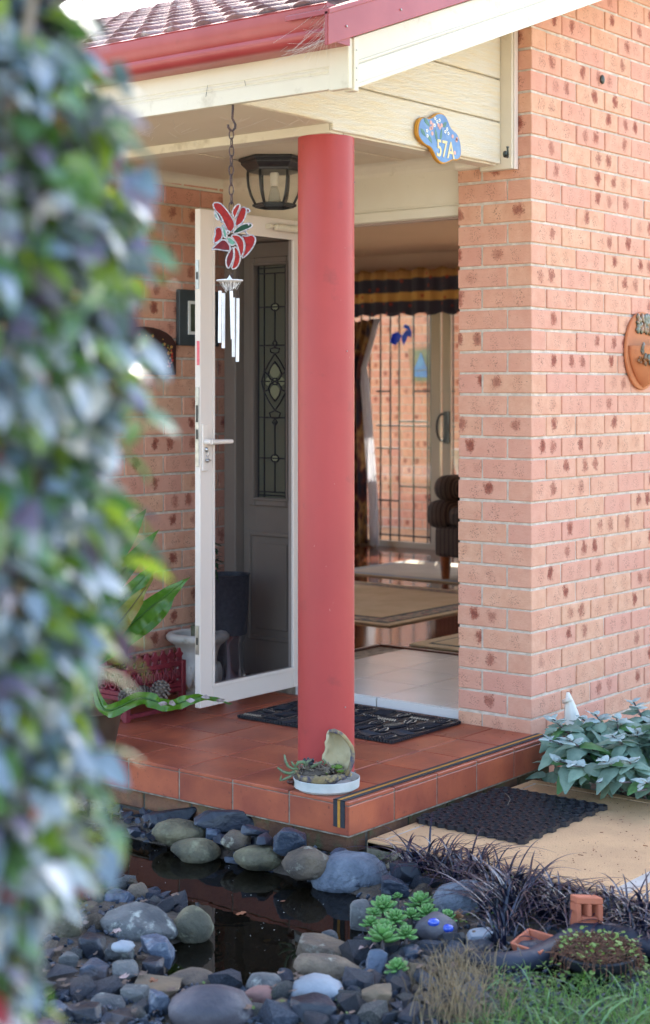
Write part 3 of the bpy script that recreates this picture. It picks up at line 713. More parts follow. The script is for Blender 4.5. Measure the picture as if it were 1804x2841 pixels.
# rugs
def rug(name, pts, z, mat, label, th=.01):
    o = tag(thing(name, (sum(p[0] for p in pts)/4, sum(p[1] for p in pts)/4, z)), label, 'rug')
    q = MB(); q.prism(pts, (0, 0, z), (1, 0, 0), (0, 1, 0), (0, 0, th)); q.build('pile', mat, o, bevel=.003); return o
M('rug_beige', (.55, .42, .26), (.48, .36, .21), 6, .95, .002, 200, world=True)
M('rug_pale', (.50, .42, .33), (.45, .38, .30), 6, .95, world=True)
M('rug_border', (.42, .30, .20), (.05, .07, .07), 26, .95, world=True, dirt=(.40, .12, .10), dscale=20, dlo=.55, dhi=.62)
M('rug_dark', (.04, .055, .055), (.07, .09, .08), 30, .95, world=True)
M('rug_blue', (.20, .24, .30), (.30, .32, .34), 12, .95, world=True)
rz = TZ+.004
def rect_rug(name, x0, x1, y0, y1, label, field, bands, rot=0):
    o = tag(thing(name, ((x0+x1)/2, (y0+y1)/2, rz)), label, 'rug'); k = 0
    for ins, mt in bands:
        q = MB(); q.box(x0+ins-(x0+x1)/2, x1-ins-(x0+x1)/2, y0+ins-(y0+y1)/2, y1-ins-(y0+y1)/2, 0, .008+.0012*k); k += 1
        q.build('band' if k > 1 else 'edge', mt, o, rot=1)
    q = MB(); q.box(x0+field[0]-(x0+x1)/2, x1-field[0]-(x0+x1)/2, y0+field[0]-(y0+y1)/2, y1-field[0]-(y0+y1)/2, 0, .008+.0012*k+.001); q.build('field', field[1], o, rot=1)
    o.rotation_euler = (0, 0, rot); return o
rect_rug('rug', 3.02, 4.55, 2.05, 3.6, 'large beige rug with dark floral border on the polished boards', (.19, 'rug_beige'), [(0, 'rug_beige'), (.05, 'rug_dark'), (.065, 'rug_border'), (.17, 'rug_dark')])
rect_rug('rug', 2.56, 3.25, .35, 1.58, 'tan rug with a thin blue line next to the white hall tiles', (.09, 'rug_beige'), [(0, 'rug_beige'), (.07, 'rug_dark')])
rect_rug('rug', 4.9, 5.9, 2.75, 3.95, 'pale thin rug in front of the sliding door', (.08, 'rug_pale'), [(0, 'rug_beige'), (.02, 'rug_blue')])
# armchair, only its near corner shows past the pier
M('stripe_fabric', (.05, .035, .03), (.07, .05, .04), 8, .9)
mm, nt, p = base('stripe_fabric2'); wv = N(nt, 'ShaderNodeTexWave', wave_type='BANDS', bands_direction='Y'); wv.inputs['Scale'].default_value = 9; wv.inputs['Distortion'].default_value = .3
nt.links.new(coords(nt), wv.inputs['Vector']); nt.links.new(ramp(nt, wv.outputs[0], [(.2, (.035, .022, .02)), (.5, (.09, .055, .045)), (.8, (.15, .11, .085)), (.95, (.04, .03, .03))]), p.inputs['Base Color']); p.inputs['Roughness'].default_value = .9
M('leg_wood', (.28, .08, .02), (.14, .04, .015), 12, .3)
ac = on(1047, 1340, 2, TZ); cx, cy = 4.95, 3.06
ch = tag(thing('armchair', (cx, cy, TZ)), 'brown striped armchair with tapered wooden leg, half hidden by the brick pier', 'armchair')
def cb(name, x0, x1, y0, y1, z0, z1, bev=.05):
    q = MB(); q.box(cx+x0, cx+x1, cy+y0, cy+y1, z0, z1); o = q.build(name, 'stripe_fabric2', ch, bevel=bev, seg=4)
    o.data.polygons.foreach_set('use_smooth', [True]*len(o.data.polygons)); return o
cb('seat_base', 0, .72, -.78, .02, TZ+.17, TZ+.38, .03); cb('seat', -.02, .70, -.66, -.10, TZ+.38, TZ+.52); cb('arm', -.02, .76, -.12, .10, TZ+.36, TZ+.56, .08)
cb('arm', -.02, .76, -.86, -.68, TZ+.36, TZ+.60, .08); cb('backrest', .55, .80, -.80, .04, TZ+.38, TZ+.98, .08); cb('arm_roll', .02, .30, -.13, .07, TZ+.55, TZ+.73, .085)
for dx, dy in ((.06, -.04), (.06, -.72), (.66, -.04), (.66, -.72)):
    q = MB(); q.tube([(cx+dx, cy+dy, TZ), (cx+dx, cy+dy, TZ+.18)], [.026, .042], 12); q.build('leg', 'leg_wood', ch, smooth=True, angle=50)
# sliding door with security grille
M('door_cream', (.55, .48, .37), (.5, .44, .34), 3, .5)
sd_ = tag(thing('sliding_door', (DX, (DY0+DY1)/2, TZ)), 'sliding glass door with dark security grille at the back of the room', 'door')
m = MB(); m.box(DX-.03, DX-.001, DY0, DY1, TZ, TZ+.05); m.box(DX-.03, DX-.001, DY0, DY1, DZ-.05, DZ); m.box(DX-.03, DX-.001, DY0, DY0+.05, TZ+.05, DZ-.05); m.box(DX-.03, DX-.001, DY1-.05, DY1, TZ+.05, DZ-.05)
m.build('frame', 'door_cream', sd_, bevel=.003)
ym = [on(px, 1100, 0, DX).y for px in (1018, 1040, 1048, 1068, 885)]
m = MB(); m.box(DX-.03, DX-.003, ym[1], ym[0], TZ+.05, DZ-.05); m.build('stile', 'door_cream', sd_, bevel=.003)
m = MB(); m.box(DX-.05, DX-.031, ym[3], ym[2], TZ+.05, DZ-.05); m.build('stile', 'door_cream', sd_, bevel=.003)
hh = on(1042, 1005, 0, DX-.06); m = MB()
m.loop([(DX-.07, hh.y+.055*cos(tau*k/18), hh.z+.11*sin(tau*k/18)) for k in range(18)], .010, 8); m.box(DX-.08, DX-.045, hh.y-.06, hh.y-.02, hh.z-.13, hh.z+.13); m.build('pull_handle', 'dark_metal', sd_, smooth=True, angle=50)
m = MB(); m.box(DX+.02, DX+.024, DY0, DY1, TZ+.05, DZ-.05); m.build('pane', 'clear_glass', sd_)
gx = DX+.07; gr = MB()
vb = [895, 918, 939, 973, 1006, 1012, 1030, 1052, 1066, 870, 850]
for i, px in enumerate(vb):
    y_ = on(px, 1100, 0, gx).y; gr.tube([(gx, y_, TZ+.03), (gx, y_, DZ)], .0075, 6)
for a, b, zz in ((885, 915, 920), (972, 1070, 920), (939, 1006, 990), (885, 1070, 1000), (885, 939, 1053), (1005, 1040, 1053), (939, 1010, 1143), (1006, 1040, 1175), (885, 939, 1175), (885, 1018, 1255), (885, 1018, 1270)):
    pa = on(a, zz, 0, gx); pb = on(b, zz, 0, gx); gr.tube([(gx, pa.y, pa.z), (gx, pb.y, pa.z)], .0075, 6)
gr.build('security_grille', 'lead', sd_)
# blue glass sun-catcher on the pane
M('blue_glass', (.01, .06, .45), (.02, .10, .6), 20, .15, translucent=.5, tcol=(.03, .12, .8))
sc_ = tag(thing('sun_catcher', tuple(on(940, 790, 0, DX-.01))), 'small blue glass sun-catcher hanging on the sliding door', 'ornament')
def flat(name, pts, X, mat, parent, th=.004):
    P = [on(px, py, 0, X) for px, py in pts]; q = MB(); q.prism([(p.y, p.z) for p in P], (X, 0, 0), (0, 1, 0), (0, 0, 1), (th, 0, 0)); return q.build(name, mat, parent)
flat('wing', [(918, 806), (922, 785), (934, 780), (945, 788), (940, 800), (930, 812)], DX-.012, 'blue_glass', sc_)
flat('wing', [(945, 790), (955, 775), (962, 783), (955, 800), (950, 812), (944, 800)], DX-.014, 'blue_glass', sc_)
flat('tail', [(948, 770), (952, 762), (962, 766), (968, 780), (966, 794), (960, 790), (958, 775)], DX-.016, 'blue_glass', sc_)
# curtains and valance
mm, nt, p = base('valance_cloth'); pos = N(nt, 'ShaderNodeNewGeometry').outputs['Position']; sx = N(nt, 'ShaderNodeSeparateXYZ'); nt.links.new(pos, sx.inputs[0])
zz = math_(nt, 'MULTIPLY_ADD', sx.outputs[2], 1/.335, math_(nt, 'MULTIPLY_ADD', noi(nt, pos, 4, 2), .10, -1.995/.335-.05))
DK = (.045, .05, .085); GD = (.55, .34, .11)
band = ramp(nt, zz, [(0, DK), (.28, DK), (.31, GD), (.50, GD), (.53, DK), (.84, DK), (.87, (.42, .25, .09)), (1, (.35, .2, .08))])
vo = N(nt, 'ShaderNodeTexVoronoi'); vo.inputs['Scale'].default_value = 13; nt.links.new(pos, vo.inputs['Vector'])
col = mixc(nt, ramp(nt, vo.outputs[0], [(.12, .8), (.26, 0)]), band, (.35, .05, .04)); nt.links.new(col, p.inputs['Base Color']); p.inputs['Roughness'].default_value = .95
mm, nt, p = base('curtain_cloth'); pos = N(nt, 'ShaderNodeNewGeometry').outputs['Position']
n_ = noi(nt, coords(nt, True, (1, 6, 1.2)), 3, 3); col = ramp(nt, n_, [(.40, (.03, .03, .05)), (.50, (.12, .04, .04)), (.58, (.38, .23, .09)), (.68, (.035, .035, .06))])
nt.links.new(col, p.inputs['Base Color']); p.inputs['Roughness'].default_value = .95
M('sheer', (.70, .70, .72), (.62, .62, .66), 20, .9, translucent=.45)
def drape(name, y0, y1, z0, z1, X, mat, parent, waves, amp, gather=None, n=90):
    q = MB(); rows = []; NZ = 14
    for j in range(NZ+1):
        t = j/NZ; z = lerp(z0, z1, t); row = []
        for i in range(n+1):
            s = i/n; y = lerp(y0, y1, s)
            if gather: y = gather(s, z)
            row.append((X+amp*sin(s*tau*waves+.6*sin(s*9))+amp*.4*sin(s*tau*waves*2.3+1), y, z+(.012*sin(s*tau*waves*.7) if j in (0, NZ) else 0)))
        rows.append(q.verts(row))
    for a, b in zip(rows, rows[1:]):
        for i in range(n): q.face([a[i], a[i+1], b[i+1], b[i]])
    return q.build(name, mat, parent, smooth=True, solid=.003)
cu = tag(thing('curtain', (DX-.1, 5.0, TZ)), 'dark patterned curtain with frilled valance over the sliding door', 'curtain')
yv0, yv1 = on(1100, 700, 0, DX-.17).y, on(800, 700, 0, DX-.17).y
zt, zb = on(950, 634, 0, DX-.17).z, on(950, 740, 0, DX-.17).z
drape('valance', yv0-.6, yv1+.35, zb, zt, DX-.17, 'valance_cloth', cu, 16, .022)
yt = on(1003-.0, 1000, 0, DX-.1).y; ye = [on(px, 1000, 0, DX-.1).y for px in (885, 855, 878, 820)]
def gat(s, z):
    zt_ = 1.50; zl = 1.9
    e = lerp(ye[1], ye[0], min(1, max(0, (z-zt_)/(zl-zt_)))) if z > zt_ else lerp(ye[1], ye[1]-.03, min(1, (zt_-z)/1.2))
    return lerp(e, e+.55, s)
drape('curtain_drop', 0, 1, TZ+.01, 1.95, DX-.10, 'curtain_cloth', cu, 7, .03, gat)
M('sheer2', (.8, .8, .82), (.75, .75, .8), 20, .9, translucent=.6)
def gat2(s, z):
    zt_ = 1.50
    e = lerp(ye[1], ye[0]-.02, min(1, max(0, (z-zt_)/.45))) if z > zt_ else lerp(ye[1], ye[2], min(1, (zt_-z)/1.2))
    return lerp(e-.005, e-.06 if z > zt_ else e-.10, s)
drape('sheer_drop', 0, 1, TZ+.02, 1.95, DX-.16, 'sheer2', cu, 3, .012, gat2, 30)
# back patio outside the sliding door
patio = thing('patio', (8, 4, -.02), kind='structure'); m = MB(); m.box(6.9, 9.6, 1, 8, -.10, 0); m.build('patio_slab', 'paving', patio)
wall4 = tag(thing('brick_wall', (8.6, 5, 0)), 'sunlit brick wall of the back patio, seen through the grille', 'wall')
m = MB(); m.box(8.606, 8.75, 3.4, 7.6, -.1, 2.6); m.build('mortar', 'mortar', wall4)
for k in range(0, 28):
    z = Z0+.086*k+.0; y = 4.3-(.12 if k % 2 else 0)
    while y < 6.55: put_brick(wall4, (8.655, y+.115, z), .23, pi/2); y += .24
pq = tag(thing('wall_plaque', tuple(on(990, 865, 0, 8.58))), 'blue and green painted plaque on the patio brick wall', 'plaque')
M('plaque_rim', (.45, .25, .13), (.3, .2, .1), 20, .6); M('plaque_blue', (.05, .18, .5), (.08, .3, .55), 14, .4); M('plaque_green', (.12, .2, .12), (.25, .25, .1), 16, .5)
flat('rim', [(960, 820), (1012, 815), (1016, 900), (968, 905)], 8.555, 'plaque_rim', pq, .04); flat('green_field', [(970, 824), (1010, 822), (1011, 896), (974, 896)], 8.548, 'plaque_green', pq); flat('sail', [(990, 828), (1004, 868), (972, 872)], 8.541, 'plaque_blue', pq)
flat('sea', [(972, 874), (1007, 870), (1006, 888), (975, 886)], 8.541, 'plaque_blue', pq)
st = on(1010, 1290, 2, 0.0)
sx_, sy_ = 7.9, 4.78
M('white_stone', (.78, .74, .66), (.70, .66, .58), 12, .6)
stt = tag(thing('garden_urn', (sx_, sy_, 0)), 'pale stone pedestal urn on the sunny back patio', 'urn')
m = MB(); m.lathe([(.15, 0), (.15, .05), (.10, .1), (.09, .45), (.13, .5), (.13, .56), (.07, .6), (.10, .72), (.13, .8), (.15, .82), (.13, .83), (0, .83)], (sx_, sy_, 0), 20); m.build('pedestal', 'white_stone', stt, smooth=True, angle=40)

daylight_window = tag(thing('window', (3.9, 6.15, .3)), 'unseen side window added beyond the doorway to light the room', 'window'); m = MB(); m.box(2.2, 5.6, 6.15, 6.154, .3, 2.15); m.build('pane', 'clear_glass', daylight_window)  # opening invented out of view to brighten the interior

daylight_window2 = tag(thing('window', (6.8, 1.9, .1)), 'unseen wide back window added behind the brick pier to light the room', 'window'); m = MB(); m.box(6.80, 6.804, .5, 3.3, .1, 2.2); m.build('pane', 'clear_glass', daylight_window2)  # second unseen opening, put in for more daylight indoors
# ================================================================== small things on and round the porch
# ceiling lantern
LX, LY, LZ = .915, 1.098, 2.330
lan = tag(thing('ceiling_lantern', (LX, LY, LZ)), 'black hexagonal porch ceiling lantern with clear bent glass panes', 'lantern')
def hexa(r, z, a0=rad(8)): return [(LX+r*cos(a0+tau*k/6), LY+r*sin(a0+tau*k/6), z) for k in range(6)]
def hexlathe(name, prof, mat, bev=.0):
    q = MB(); rings = [q.verts(hexa(r, z)) for r, z in prof]
    for a, b in zip(rings, rings[1:]):
        for k in range(6): q.face([a[k], a[(k+1) % 6], b[(k+1) % 6], b[k]])
    q.face(rings[0]); q.face(rings[-1]); return q.build(name, mat, lan, bevel=bev)
hexlathe('canopy', [(.150, LZ-.001), (.152, LZ-.012), (.140, LZ-.018), (.142, LZ-.026), (.118, LZ-.048), (.116, LZ-.058), (.02, LZ-.060)], 'dark_metal', .002)
bowprof = [(.112, -.058), (.112, -.085), (.108, -.12), (.098, -.155), (.078, -.195)]
q0 = hexa(.11, LZ-.06)
for k in range(6):
    a = rad(8)+tau*k/6
    q = MB(); q.tube([(LX+r*cos(a), LY+r*sin(a), LZ+z) for r, z in bowprof], .0055, 6); q.build('rib', 'dark_metal', lan, smooth=True)
    a2 = rad(8)+tau*(k+1)/6; q = MB(); rows = []
    for r, z in bowprof: rows.append(q.verts([(LX+(r-.004)*cos(a), LY+(r-.004)*sin(a), LZ+z), (LX+(r-.004)*cos(a2), LY+(r-.004)*sin(a2), LZ+z)]))
    for s_, t_ in zip(rows, rows[1:]): q.face([s_[0], s_[1], t_[1], t_[0]])
    q.build('pane', 'clear_glass', lan, smooth=True)
q = MB(); h = hexa(.080, LZ-.195); q.loop(h, .007, 6); h2 = hexa(.078, LZ-.203); q.loop(h2, .005, 6)
for p in hexa(.084, LZ-.197): q.ell(p, .010, .010, .008, 1)
q.build('bottom_ring', 'dark_metal', lan)
M('ceramic', (.75, .68, .55), (.7, .62, .5), 5, .4); seethrough('bulb_glass', (.8, .8, .75), .3, (.6, .58, .52), 1.4, .08)
q = MB(); q.lathe([(.016, -.06), (.018, -.062), (.018, -.115), (.013, -.118)], (LX, LY, LZ), 16); q.build('lamp_holder', 'ceramic', lan, smooth=True, angle=40)
q = MB(); q.lathe([(.013, -.115), (.016, -.125), (.026, -.17), (.027, -.185), (.015, -.192), (0, -.193)], (LX, LY, LZ), 20); q.build('bulb', 'bulb_glass', lan, smooth=True)

# ------------------------------------------------------------------ wind chime
CX, CY = -.318, .232
wc_ = tag(thing('wind_chime', (CX, CY, 2.288)), 'red stained glass flower wind chime on a rusty chain under the eave', 'wind chime')
M('chime_metal', (.86, .84, .84), (.74, .72, .72), 30, .45, metal=.0)
M('solder', (.50, .46, .48), (.25, .22, .25), 120, .4, .0006, 300, metal=.7)
def gm(n, c, c2, al=.35):
    m_, nt, p = base(n); col = mixc(nt, ramp(nt, noi(nt, coords(nt), 90, 4), [(.35, 0), (.65, 1)]), c, c2); nt.links.new(col, p.inputs['Base Color']); p.inputs['Roughness'].default_value = .3; p.inputs['Specular IOR Level'].default_value = .3
    bump(nt, p, noi(nt, coords(nt), 180, 2), .001, .6)
    t = N(nt, 'ShaderNodeBsdfTranslucent'); nt.links.new(col, t.inputs[0]); mx = N(nt, 'ShaderNodeMixShader'); mx.inputs[0].default_value = al; nt.links.new(p.outputs[0], mx.inputs[1]); nt.links.new(t.outputs[0], mx.inputs[2]); nt.links.new(mx.outputs[0], nt.nodes['Material Output'].inputs[0])
gm('red_glass', (.50, .025, .02), (.34, .015, .02)); gm('dark_red_glass', (.24, .015, .025), (.16, .01, .02)); gm('green_glass', (.012, .085, .05), (.01, .05, .03)); gm('mint_glass', (.22, .48, .38), (.15, .38, .3))
dc = ((Vector((CX, CY, 0))-CAM).dot(F)); msc = dc/FP*.3155; rot_ = Vector((R.x, R.y, 0))
def CP(px, py, off=0):        # px, py measured on a square drawing of the ornament
    s = (560+.3155*px-646.5)*dc/FP; z = CAM.z+(1080-(270+.3155*py))*dc/FP
    return Vector((CX, CY, 0))+rot_*s-F*off+Vector((0, 0, z))
# hook and chain
q = MB(); q.tube([CP(281, 42), CP(281, 100), CP(276, 185), CP(290, 215), CP(303, 240), CP(300, 270), CP(278, 296), CP(255, 285), CP(240, 262), CP(238, 240)], .0042, 7); q.build('hook', 'rusty_iron', wc_, smooth=True)
ly = 290; k = 0
for i in range(8):
    h = [80, 84, 96, 100, 96, 104, 98, 92][i]; wd = 19 if i % 2 == 0 else 12
    cxp = 268+2*sin(i); pts = []
    for t in range(14):
        a = tau*t/14; dx, dz = cos(a), sin(a)
        p = CP(cxp, ly+h/2-dz*h/2)
        p = p+(rot_ if i % 2 == 0 else (rot_*.5+F*.8).normalized())*(dx*wd*msc*1.0); pts.append(p)
    q = MB(); q.loop(pts, .0022, 5); q.build('chain_link', 'rusty_iron', wc_, smooth=True); ly += h-14
q = MB(); q.loop([CP(268+22*cos(tau*t/12), 965+50*sin(tau*t/12)) for t in range(12)], .0016, 5); q.build('chain_link', 'rusty_iron', wc_)
petals = [
 ('red_glass', [(103, 930), (165, 925), (215, 975), (262, 1040), (296, 1100), (295, 1150), (262, 1190), (240, 1182), (205, 1110), (175, 1040), (120, 990)]),
 ('dark_red_glass', [(125, 992), (165, 1030), (195, 1100), (180, 1098), (150, 1045)]),
 ('mint_glass', [(118, 1000), (135, 1020), (165, 1080), (150, 1085), (125, 1050)]),
 ('red_glass', [(290, 985), (325, 943), (352, 955), (318, 1030), (300, 1075), (276, 1020)]),
 ('red_glass', [(358, 960), (402, 975), (392, 1050), (365, 1105), (305, 1142), (303, 1085), (330, 1020)]),
 ('dark_red_glass', [(402, 972), (430, 992), (425, 1012), (402, 1012)]),
 ('green_glass', [(278, 1192), (330, 1140), (380, 1115), (440, 1108), (455, 1130), (440, 1150), (370, 1180), (310, 1202)]),
 ('mint_glass', [(185, 1115), (215, 1150), (235, 1235), (210, 1240), (195, 1200)]),
 ('red_glass', [(150, 1138), (185, 1155), (192, 1235), (145, 1275), (115, 1288), (115, 1240), (130, 1200), (122, 1165)]),
 ('dark_red_glass', [(88, 1345), (140, 1290), (200, 1245), (250, 1290), (262, 1350), (220, 1352), (130, 1335)]),
 ('mint_glass', [(220, 1240), (260, 1230), (315, 1285), (270, 1310), (245, 1275)]),
 ('red_glass', [(262, 1215), (330, 1212), (372, 1255), (385, 1310), (372, 1380), (350, 1410), (345, 1380), (322, 1300), (290, 1250)]),
 ('red_glass', [(355, 1215), (405, 1225), (450, 1208), (482, 1240), (470, 1300), (430, 1360), (385, 1405), (360, 1420), (392, 1330), (385, 1270)]),
 ('dark_red_glass', [(268, 1330), (285, 1320), (292, 1400), (262, 1480), (240, 1510), (222, 1470), (222, 1420), (245, 1370)]),
 ('red_glass', [(290, 1318), (318, 1320), (345, 1390), (345, 1440), (318, 1500), (265, 1515), (290, 1440), (298, 1380)]),
]
for i, (mt_, pts) in enumerate(petals):
    # round the outline a little
    P = []
    n = len(pts)
    for j in range(n):
        p0, p1, p2 = pts[j-1], pts[j], pts[(j+1) % n]
        P += [((p0[0]+3*p1[0])/4, (p0[1]+3*p1[1])/4), ((p2[0]+3*p1[0])/4, (p2[1]+3*p1[1])/4)]
    off = .004+.0035*(i % 4); tilt = .006*sin(i*1.7)
    W3 = [CP(x, y, off+tilt*(y-1220)/200) for x, y in P]
    q = MB(); a = q.verts(W3); b = q.verts([p+F*.003 for p in W3]); q.face(a); q.face(b[::-1])
    for j in range(len(a)): q.face([a[j], a[(j+1) % len(a)], b[(j+1) % len(a)], b[j]])
    pt = q.build('petal' if 'green' not in mt_ and 'mint' not in mt_ else 'leaf', mt_, wc_)
    q = MB(); q.loop([p+F*.0015 for p in W3], .0030, 5)
    q.build('solder_edge', 'solder', pt)
q = MB(); q.ell(CP(422, 1125, .02), .004, .003, .004, 1); q.build('rivet', 'solder', wc_)
q = MB(); q.loop([CP(240+14*cos(tau*t/10), 1192+14*sin(tau*t/10), .02) for t in range(10)], .003, 5); q.build('solder_ring', 'solder', wc_)
q = MB(); q.tube([CP(385, 1175, .01), CP(400, 1195, .02), (CP(420, 1220, .02))], .003, 5); q.build('solder_bead', 'solder', wc_)
q = MB(); dcn = CP(252, 1612)
q.lathe([(0, .0035), (.042, .0025), (.044, 0), (.042, -.002), (0, -.002)], dcn, 28, .0); q.lathe([(0, .02), (.004, .012), (.010, .004)], dcn, 8); q.build('disc', 'chime_metal', wc_, smooth=True, angle=50)
for (x0, xb, y0_, y1_, of) in ((172, 168, 1705, 2160, .02), (197, 195, 1720, 2205, -.012), (270, 280, 1708, 2128, .022), (285, 285, 1760, 2282, -.008), (325, 321, 1768, 2325, .004)):
    q = MB(); q.tube([CP(x0, y0_, of), CP(xb, y1_, of)], .0054, 12); q.build('tube', 'chime_metal', wc_, smooth=True, angle=50)
    for dx in (-18, 12):
        q = MB(); q.tube([CP(x0+dx*1.0, 1622, of*.6), CP(x0+dx*.2, y0_+30, of)], .0009, 4, False); q.build('thread', 'rusty_iron', wc_)
q = MB()
for a_, b_2 in (((248, 1515), (250, 1600)), ((225, 1530), (200, 1610)), ((320, 1510), (335, 1612)), ((290, 1540), (255, 1600)), ((258, 1540), (295, 1610))): q.tube([CP(*a_), CP(*b_2)], .0008, 4, False)
q.build('thread', 'rusty_iron', wc_)
q = MB()
for i in range(40):
    a = random.uniform(0, tau); r_ = random.uniform(0, .038); b = a+random.uniform(-1, 1); q.tube([dcn+Vector((r_*cos(a), r_*sin(a), -.003)), dcn+Vector((r_*.6*cos(b), r_*.6*sin(b), -.02-random.random()*.02)), dcn+Vector((r_*cos(b), r_*sin(b), -.003))], .0006, 3, False)
q.build('web', 'chime_metal', wc_)

# ------------------------------------------------------------------ house number plaque "57A"
M('sign_blue', (.09, .20, .42), (.14, .28, .50), 9, .5, dirt=(.22, .36, .56), dscale=16, dlo=.5, dhi=.7)
M('sign_gold', (.62, .30, .03), (.5, .22, .02), 12, .35); M('sign_cream', (.85, .66, .32), None, 3, .5); M('paint_white', (.85, .85, .8), (.8, .8, .72), 8, .5); M('paint_pink', (.75, .40, .34), (.6, .3, .26), 60, .5); M('paint_leaf', (.05, .16, .13), (.10, .24, .18), 30, .5); M('paint_dark', (.08, .05, .04), None, 3, .5)
SGX, SGZ = .795, 2.312
sg = tag(thing('house_number_sign', (SGX, .1985, SGZ)), 'blue cloud shaped house sign reading 57A with a gold rim', 'sign')
# outline: normalised (u across .30 m, w up .19 m) read off the sign
OUT = [(-.50, -.02), (-.49, .17), (-.44, .30), (-.35, .35), (-.24, .33), (-.15, .40), (-.04, .50), (.10, .50), (.18, .40), (.24, .26), (.32, .20), (.40, .16), (.47, .03), (.50, -.14), (.49, -.30), (.42, -.38), (.32, -.38), (.22, -.44), (.08, -.52), (-.06, -.46), (-.15, -.30), (-.22, -.22), (-.34, -.20), (-.44, -.12)]
def chaik(P, n=2):
    for _ in range(n):
        Q = []
        for j in range(len(P)):
            a, b = P[j], P[(j+1) % len(P)]; Q += [(a[0]*.75+b[0]*.25, a[1]*.75+b[1]*.25), (a[0]*.25+b[0]*.75, a[1]*.25+b[1]*.75)]
        P = Q
    return P
O2 = chaik(OUT); SW, SH = .295, .190
def sgn(poly, y0, y1, name, mat, par=sg):
    q = MB(); q.prism([(SGX+u*SW, SGZ+w_*SH) for u, w_ in poly], (0, y1, 0), (1, 0, 0), (0, 0, 1), (0, y0-y1, 0)); return q.build(name, mat, par)
rim = MB(); rim.prism([(SGX+u*SW, SGZ+w_*SH) for u, w_ in O2], (0, .1975, 0), (1, 0, 0), (0, 0, 1), (0, -.017, 0)); rim.build('rim', 'sign_gold', sg, bevel=.004, seg=2)
sgn([(u*.955, w_*.94) for u, w_ in O2], .1790, .1803, 'face', 'sign_blue')
tm = text_mesh('57A', .090, 'sign_cream', .0006); t_ = bpy.data.objects.new('number', tm); COL.objects.link(t_); t_.parent = sg
t_.location = (.034, -.0205, -.088+.018); t_.rotation_euler = (rad(90), 0, 0); t_.scale = (.80, 1.0, 1)
def leafp(cx, cw, ang, L, Wd):
    P = [(-.5, 0), (-.2, .5), (.15, .4), (.5, 0), (.15, -.4), (-.2, -.5)]
    return [(cx+(p[0]*L*cos(ang)-p[1]*Wd*sin(ang))/SW, cw+(p[0]*L*sin(ang)+p[1]*Wd*cos(ang))/SH) for p in P]
for cx_, cw_, an, L_, W_ in ((-.30, .25, -.6, .05, .018), (-.38, .03, -.7, .042, .018), (-.23, -.07, -.8, .04, .016), (-.09, .02, -1.3, .055, .016), (.02, .07, 1.35, .05, .014), (.10, .28, .7, .036, .018)):
    sgn(leafp(cx_, cw_, an, L_, W_), .1782, .1789, 'painted_leaf', 'paint_leaf')
def dot(cx, cw, r, mat, name, y0=.1775): sgn([(cx+r*cos(tau*k/8)/SW, cw+r*sin(tau*k/8)/SH) for k in range(8)], y0, y0+.0006, name, mat)
for cx_, cw_ in ((-.12, .36), (-.075, .30), (-.02, .34), (-.30, .08), (-.29, -.02), (.11, .14), (.15, .20), (.18, .12), (-.13, .22)):
    for k in range(5): dot(cx_+.0045*cos(tau*k/5)/SW, cw_+.0045*sin(tau*k/5)/SH, .0028, 'paint_white', 'painted_petal')
    dot(cx_, cw_, .0018, 'paint_dark', 'painted_eye', .1768)
for cx_, cw_ in ((-.21, .26), (-.19, .16), (-.16, .22), (-.04, .24), (-.01, .20), (.03, .25), (-.22, .14), (.28, .08), (.37, .02), (.38, .05), (.33, -.24), (-.18, .05)): dot(cx_, cw_, .008, 'paint_pink', 'painted_blossom', .1780)

# hat hook on the trim
hk = tag(thing('coat_hook', (1.27, .147, 2.29)), 'small grey metal hook screwed to the gable trim above the pier', 'hook')
a = on(1186, 363, 1, .140); M('dull_metal', (.10, .11, .10), (.06, .07, .06), 80, .5, metal=.6)
q = MB(); q.lathe([(.0, 0), (.013, .001), (.014, .006), (.010, .012), (0, .014)], (0, 0, 0), 14)
for v in q.b.verts: v.co = Vector((a.x, .1400-v.co.z-.0, a.z+v.co.y)) if False else Vector((a.x+v.co.x, .1400-v.co.z, a.z+v.co.y))
q.tube([(a.x, .136, a.z), (a.x-.012, .118, a.z-.014), (a.x-.024, .108, a.z-.008), (a.x-.030, .106, a.z+.014), (a.x-.030, .106, a.z+.024)], [.006, .005, .0045, .004, .006], 8); q.build('hook_arm', 'dull_metal', hk, smooth=True)

# ------------------------------------------------------------------ wall pot (terracotta face pocket) at the right edge
wp = tag(thing('wall_planter', (2.20, .075, 1.53)), 'oval terracotta wall pot with mottled leaf decoration, hanging on the brick', 'wall pot')
M('terracotta_warm', (.58, .22, .09), (.50, .17, .07), 7, .8, dirt=(.35, .12, .06), dscale=16, dlo=.62, dhi=.8)
M('glaze', (.05, .05, .015), (.12, .13, .10), 26, .4, .002, 60, coat=.15, dirt=(.22, .08, .02), dscale=22, dlo=.48, dhi=.58)
cxw, czw = 2.203, 1.535; rw, rh = .155, .172
q = MB(); q.prism([(cxw+rw*cos(tau*k/40), czw+rh*sin(tau*k/40)*(1 if sin(tau*k/40) > 0 else 1.0)) for k in range(40)], (0, .078, 0), (1, 0, 0), (0, 0, 1), (0, -.016, 0)); q.build('back_plate', 'terracotta_warm', wp, bevel=.006, seg=3)
q = MB(); rows = []
for j in range(11):
    t = j/10; z = czw-rh*.93+t*rh*1.05; row = []
    rr = (sin(min(1, t*1.1)*pi/2))**.7
    for i in range(21):
        a = pi*i/20; row.append((cxw-rw*.88*rr*cos(a), .062-.095*rr*sin(a), z))
    rows.append(q.verts(row))
for a_, b_2 in zip(rows, rows[1:]):
    for i in range(20): q.face([a_[i], a_[i+1], b_2[i+1], b_2[i]])
